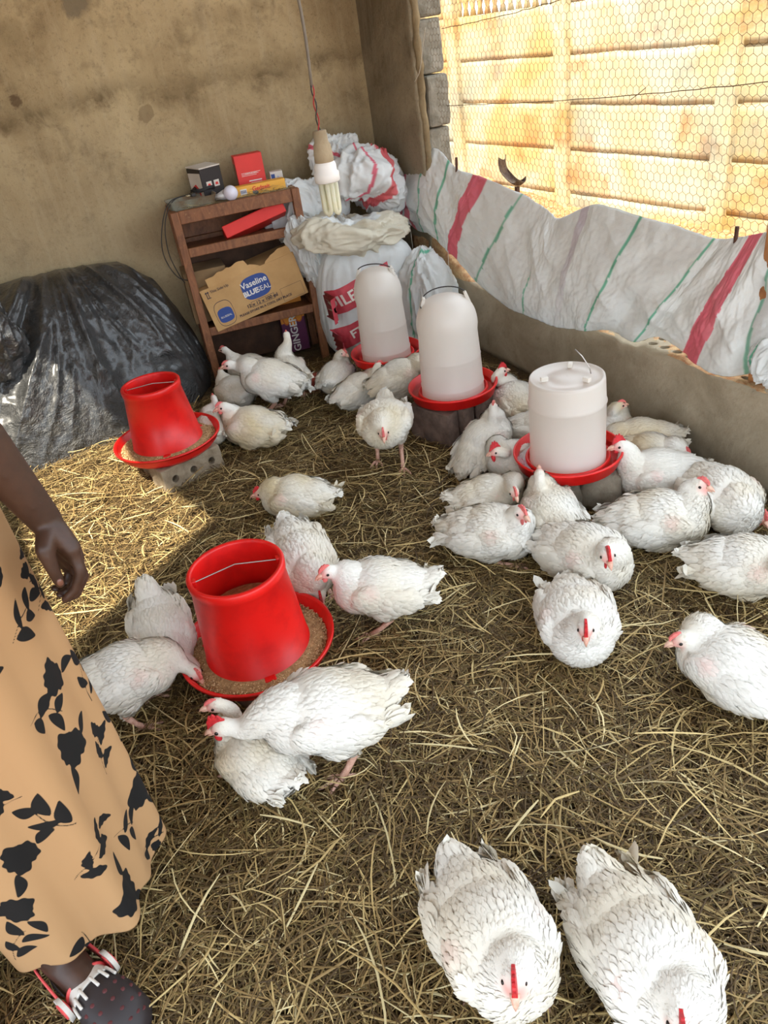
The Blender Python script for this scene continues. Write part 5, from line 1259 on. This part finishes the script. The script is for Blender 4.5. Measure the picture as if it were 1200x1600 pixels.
# other arm, hand resting low in front of the skirt
sh2 = pp(-.01, -.165, 1.35); el2 = pp(.02, -.235, 1.07); wr2 = pp(.12, -.16, .86)
chain([sh2, el2], [.050, .041], 14); chain([el2, wr2], [.040, .026], 12)
pal2 = pp(.15, -.125, .79); 
for q in range(4):
    kq = pal2 + PL * (.011 + .019 * (q - 1.5)) + Vector((0, 0, -.004 * abs(q - 1.3))); chain([wr2, kq], [.022, .015], 6)
    chain([kq, kq + Vector((0, 0, -.034)) + PF * .004, kq + Vector((0, 0, -.058)) - PF * .006, kq + Vector((0, 0, -.074)) - PF * .018], [.0115, .010, .009, .0075], 7)
chain([wr2, pal2 + PL * .045 + Vector((0, 0, .03)), pal2 + PL * .062 + Vector((0, 0, -.005)), pal2 + PL * .058 + Vector((0, 0, -.035))], [.018, .014, .0115, .009], 8)
# legs and feet
heelL = g(92, 1500, .03); toeL = g(195, 1597, .02); FD = (toeL - heelL); FD.z = 0; FD.normalize(); FS_ = Vector((-FD.y, FD.x, 0))
ankL = heelL + FD * .035; ankL.z = .085
hipL = pp(0, .085, .88); knL = pp(.0, .06, .50); chain([hipL, knL, knL.lerp(ankL, .35), ankL + Vector((-.012, .028, .06)), ankL], [.088, .058, .056, .036, .036], 12)
def foot(ank, d, s_):
    h_ = ank - d * .035; h_.z = .032
    chain([Vector((ank.x, ank.y, .075)), h_ + Vector((0, 0, .0))], [.036, .032], 6); chain([h_, h_ + d * .09 + Vector((0, 0, .012)), h_ + d * .16], [.032, .036, .030], 9); chain([Vector((ank.x, ank.y, .075)), h_ + d * .14 + Vector((0, 0, .008))], [.036, .028], 8)
    for q in range(5):
        b_ = h_ + d * (.165 - .008 * q) + s_ * (.030 - .015 * q); chain([b_, b_ + d * (.045 - .006 * q) + Vector((0, 0, -.012))], [.014 - .001 * q, .011 - .0012 * q], 5)
foot(ankL, FD, -FS_)
ankR = ankL + Vector((-.19, .03, 0)) ; ankR.z = .085
FDR = (FD + Vector((-.35, -.1, 0))).normalized(); FSR = Vector((-FDR.y, FDR.x, 0))
hipR = pp(0, -.085, .88); knR = pp(.03, -.08, .50); chain([hipR, knR, knR.lerp(ankR, .35), ankR], [.088, .058, .056, .036], 12); foot(ankR, FDR, FSR)
me = remeshed(bm, .0042, 5)
t = NT('brown_skin'); t.set(Base_Color=t.mix(t.ramp(t.noise(30, 5), .4, .7), lin((66, 42, 30)), lin((52, 33, 24))), Roughness=.5); t.b.inputs['Subsurface Weight'].default_value = .05; t.b.inputs['Subsurface Scale'].default_value = .01; t.bump(t.noise(260, 3), .15, .001)
person = link('person', me, t.m, world=True, smooth=True)
tag(person, 'person at the left edge in a cream skirt with black flowers, arm hanging down', 'person')
ROOTM[person.name] = Matrix.Translation(person.location)
# thumb nail
q = hpx(94, 910, 1.077); nb_ = bmesh.new(); sph(nb_, q, .006, (.8, .45, 1.1), None, 2)
link('nail', nb_, pm('nail', (110, 72, 58), .35, var=.05), person, world=True)
# hair, eyes, blouse
hb_ = bmesh.new(); sph(hb_, pp(-.012, 0, 1.585), .104, (.98, .90, 1.05), Rb); sph(hb_, pp(-.07, 0, 1.56), .07, (1, 1, 1), Rb)
for v in hb_.verts:
    rel = v.co - pp(0, 0, 1.56); 
    if rel.dot(PF) > .05 and rel.z < .05: v.co -= PF * .06
    v.co += v.co.normalized() * .004 * fbm(v.co * 60)
link('hair', hb_, pm('black_hair', (26, 20, 18), .8, bump=.8, bscale=200), person, world=True, smooth=True)
for y in (-1, 1):
    eb = bmesh.new(); sph(eb, pp(.098, y * .032, 1.555), .012, (.6, 1, .7), Rb, 2); link('eye', eb, pm('eye_white', (214, 204, 196), .2, var=.02), person, world=True)
lb_ = bmesh.new(); sph(lb_, pp(.118, 0, 1.503), .013, (.5, 1.6, .5), Rb, 2); link('mouth', lb_, pm('lip', (120, 60, 56), .5), person, world=True)
def shell(rows, nth=96, name='blouse'):
    P = np.zeros((nth, len(rows), 3))
    for j, (z, rf, rl, cf, cl, fold) in enumerate(rows):
        for i in range(nth):
            th = 2 * PI * i / nth; r = 1 + fold * math.sin(th * 9 + z * 3)
            p = pp(cf + rf * r * math.cos(th), cl + rl * r * math.sin(th), z); P[i, j] = p
    return grid(name, P, closed_u=True)
bl = link('blouse', shell([(.86, .150, .195, 0, 0, .01), (.95, .145, .190, 0, 0, .01), (1.08, .118, .155, 0, 0, .01), (1.2, .125, .168, 0, 0, .005), (1.30, .115, .178, 0, 0, 0), (1.37, .095, .175, 0, 0, 0), (1.405, .078, .10, 0, 0, 0), (1.42, .066, .072, 0, 0, 0)]), pm('cream_cotton', (214, 176, 132), .85, var=.05), person, world=True)
for y, S_, E_ in ((1, sho, elb), (-1, sh2, el2)):
    sb = bmesh.new(); tube(sb, [S_ - (E_ - S_) * .1, S_.lerp(E_, .25), S_.lerp(E_, .55)], [.066, .066, .060], 24, caps=False); link('sleeve', sb, MATS['cream_cotton'], person, world=True)

# ---- skirt: printed motifs as a signed distance stored on the cloth, thresholded in the material
SKZ0, SKZ1 = .100, .98
nth, nz_ = 560, 300
th = np.linspace(0, 2 * PI, nth, endpoint=False); fz_ = np.linspace(0, 1, nz_)
SP = np.zeros((nth, nz_, 3)); UV = np.zeros((nth, nz_, 2))
R_hem_l, R_hem_f = .172, .240
for j, f_ in enumerate(fz_):
    for i, a_ in enumerate(th):
        fold = (.50 * math.sin(a_ * 7 + .8 * math.sin(f_ * 2) + 1.0) + .32 * math.sin(a_ * 12 + 2 + f_) + .28 * noise.noise(Vector((math.cos(a_) * 2, math.sin(a_) * 2, f_ * 1.5))))
        env = .10 + .90 * f_ ** 1.1
        rl = .200 + (R_hem_l - .200) * f_; rf = .172 + (R_hem_f - .172) * f_ ** .8
        k_ = 1 + .17 * fold * env * (1 if fold > 0 else .75)
        hem = .014 * math.sin(a_ * 2 + 1.3) + .010 * math.sin(a_ * 7 + 1) 
        z = SKZ1 + (SKZ0 + hem - SKZ1) * f_
        cl = .02 + .0 * f_; cf = .0 + .0 * f_
        SP[i, j] = pp(cf + rf * k_ * math.cos(a_), cl + rl * k_ * math.sin(a_), z)
        UV[i, j] = (a_ * .21, (1 - f_) * .87)
CIRC = 2 * PI * .21
SD = np.full((nth, nz_), 1.0); U, Vv = UV[..., 0], UV[..., 1]
mr = random.Random(5)
def loc(cx, cy, rot):
    dx = (U - cx + CIRC / 2) % CIRC - CIRC / 2; dy = Vv - cy; c, s_ = math.cos(rot), math.sin(rot); return dx * c + dy * s_, -dx * s_ + dy * c
def flower(cx, cy, r, rot):
    x, y = loc(cx, cy, rot); a_ = np.arctan2(y, x); rr = np.hypot(x, y)
    R_ = r * (.80 + .16 * np.abs(np.sin(a_ * 2.5 + .4)) + .10 * np.sin(a_ * 3 + 1) + .05 * np.sin(a_ * 11)); return (rr - R_) * .8
def leaf(cx, cy, l, wd, rot, jag=0):
    x, y = loc(cx, cy, rot); u_ = np.clip(x / l, -.2, 1.2); hw = wd * np.sin(PI * np.clip(u_, 0, 1)) ** .75 * (1.15 - .4 * u_) * (1 + jag * np.sin(u_ * 22)); 
    d = np.abs(y - .12 * l * np.sin(PI * u_)) - hw; return np.where((x < 0) | (x > l), np.maximum(d, np.maximum(-x, x - l)) + .0005, d)
def stem(cx, cy, l, rot, cv):
    x, y = loc(cx, cy, rot); d = np.abs(y - cv * np.sin(PI * np.clip(x / l, 0, 1))) - .0011; return np.where((x < 0) | (x > l), .01, d)
rows_ = 8
for r_ in range(rows_):
    for c__ in range(12):
        cx = (c__ + (.5 if r_ % 2 else 0) + mr.uniform(-.12, .12)) * CIRC / 12; cy = (r_ + .4 + mr.uniform(-.14, .14)) * .87 / rows_; rot = mr.uniform(0, 6.28); kind = (0 if (c__ + 2 * r_) % 3 == 0 else .5 + .5 * mr.random())
        if kind < .30:
            SD = np.minimum(SD, flower(cx, cy, mr.uniform(.028, .040), rot))
            for q in range(2): SD = np.minimum(SD, leaf(cx + .034 * math.cos(rot + q * 2.4), cy + .034 * math.sin(rot + q * 2.4), mr.uniform(.04, .055), .010, rot + q * 2.4 + .3))
        else:
            SD = np.minimum(SD, stem(cx, cy, .085, rot, .012))
            for q in range(4 + mr.randrange(2)):
                t_ = .012 + q * .020; bx_, by_ = cx + t_ * math.cos(rot), cy + t_ * math.sin(rot) ; sg = 1 if q % 2 else -1
                SD = np.minimum(SD, leaf(bx_, by_, mr.uniform(.034, .052), mr.uniform(.008, .013), rot + sg * mr.uniform(.5, 1.0), .12 if kind > .8 else 0))
me = grid('skirt', SP, closed_u=True)
at_ = me.attributes.new('motif', 'FLOAT', 'POINT'); at_.data.foreach_set('value', SD.reshape(-1).astype(np.float32))
t = NT('floral_cloth'); mv = t.attr('motif').outputs['Fac']; msk = t.n('ShaderNodeMapRange', {'Value': mv, 'From Min': -.0006, 'From Max': .0006}).outputs[0]
c = t.mix(msk, lin((10, 8, 8)), lin((186, 146, 102))); t.set(Base_Color=c, Roughness=.85); t.bump(t.noise(500, 2), .1, .001)
trn = t.n('ShaderNodeBsdfTranslucent', {'Color': c}); mx = t.n('ShaderNodeMixShader', {0: .15, 1: t.b.outputs[0], 2: trn.outputs[0]}); t.L.new(mx.outputs[0], t.N['Material Output'].inputs[0])
sk = link('skirt', me, t.m, person, world=True)
s = sk.modifiers.new('s', 'SOLIDIFY'); s.thickness = .0012

# ---- clogs
M_clog = pm('black_clog', (44, 36, 38), .6, var=.1); M_cr = pm('coral_strap', (226, 84, 84), .5, var=.06); M_cw = pm('grey_white_trim', (212, 206, 198), .5, var=.05)
def clog(ank, d, side, full):
    h_ = ank - d * .055; h_.z = 0; s_ = Vector((-d.y, d.x, 0)) * side     # s_ points to the outer side
    def q(f, l, z): return h_ + d * f + s_ * l + Vector((0, 0, z))
    def outline(f):   # half widths along the sole
        return float(np.interp(f, [0, .02, .06, .12, .18, .225, .25, .262], [.006, .030, .036, .036, .046, .044, .026, .004]))
    root = link('clog', (lambda b_: b_)(grid('sole', np.array([[q(f, outline(f) * lx_, zz) for lx_, zz in ((-.9, .002), (-1, .008), (-1, .022), (-.9, .027), (0, .024), (.9, .027), (1, .022), (1, .008), (.9, .002), (0, .002))] for f in np.linspace(0, .262, 44)]))), M_clog, person, world=True)
    # toe box
    n1_, n2_ = 34, 26; P = np.zeros((n1_, n2_, 3))
    for i in range(n1_):
        f = .115 + .147 * i / (n1_ - 1); w2 = outline(f) * 1.04 + .002
        H_ = .062 * math.sin(PI / 2 * min(1, (.268 - f) / .07)) ** .7 * (1 if f > .15 else .9 + (f - .115) * 2.8)
        for j in range(n2_):
            a_ = PI * j / (n2_ - 1); P[i, j] = q(f, -w2 * math.copysign(abs(math.cos(a_)) ** .75, math.cos(a_)), .018 + H_ * math.sin(a_) ** .7)
    up_ = link('upper', grid('upper', P), M_clog, root, world=True); s = up_.modifiers.new('s', 'SOLIDIFY'); s.thickness = .004
    # vent holes shown as sunken dark red studs in rows
    for i in (14, 19, 24, 28):
        for j in (7, 10, 13, 16, 19):
            p = Vector(P[i, j]); nb2 = bmesh.new(); sph(nb2, p, .0042, (1, 1, .35), None, 2); link('vent', nb2, pm('vent_red', (92, 40, 42), .7), root, world=True)
    # striped grey white band over the instep
    P2 = P[0:7, 2:-2] + np.array([0, 0, .0035]); b2 = link('band', grid('band', P2), M_cw, root, world=True); s = b2.modifiers.new('s', 'SOLIDIFY'); s.thickness = .003
    for j in range(4, 20, 3):
        sb = bmesh.new(); tube(sb, [Vector(P[k, j]) + Vector((0, 0, .006)) for k in range(5, 12)], [.0028] * 7, 6); link('stripe', sb, M_cw, root, world=True)
    # heel strap and rivets
    pts = [q(.118, -.044, .050), q(.08, -.042, .056), q(.03, -.037, .064), q(-.004, -.022, .070), q(-.012, 0, .071), q(-.004, .022, .070), q(.03, .037, .064), q(.08, .042, .056), q(.118, .044, .050)]
    cu = catmull(pts, 6); P3 = np.array([[p + Vector((0, 0, -.014)), p + Vector((0, 0, -.005)), p + Vector((0, 0, .005)), p + Vector((0, 0, .014))] for p in cu])
    st_ = link('strap', grid('strap', P3), M_cr, root, world=True); s = st_.modifiers.new('s', 'SOLIDIFY'); s.thickness = .004
    for y in (-1, 1):
        c_ = q(.122, y * .048, .052); Rr = s_.to_track_quat('Z', 'Y').to_matrix()
        for r_, th_, m_ in ((.025, .008, M_cw), (.016, .013, M_cr), (.007, .012, M_cw if False else M_cr)):
            cb_ = bmesh.new(); vs = bmesh.ops.create_cone(cb_, cap_ends=True, segments=28, radius1=r_, radius2=r_ * .92, depth=th_)['verts']; bmesh.ops.transform(cb_, matrix=Matrix.Translation(c_) @ Rr.to_4x4(), verts=vs); link('rivet', cb_, m_, root, world=True)
    rim = bmesh.new(); tube(rim, [Vector(P[0, j]) + Vector((0, 0, .002)) for j in range(n2_)], [.0042] * n2_, 8); link('collar', rim, M_cr, root, world=True)
clog(ankL, FD, 1, True); clog(ankR, FDR, 1, False)
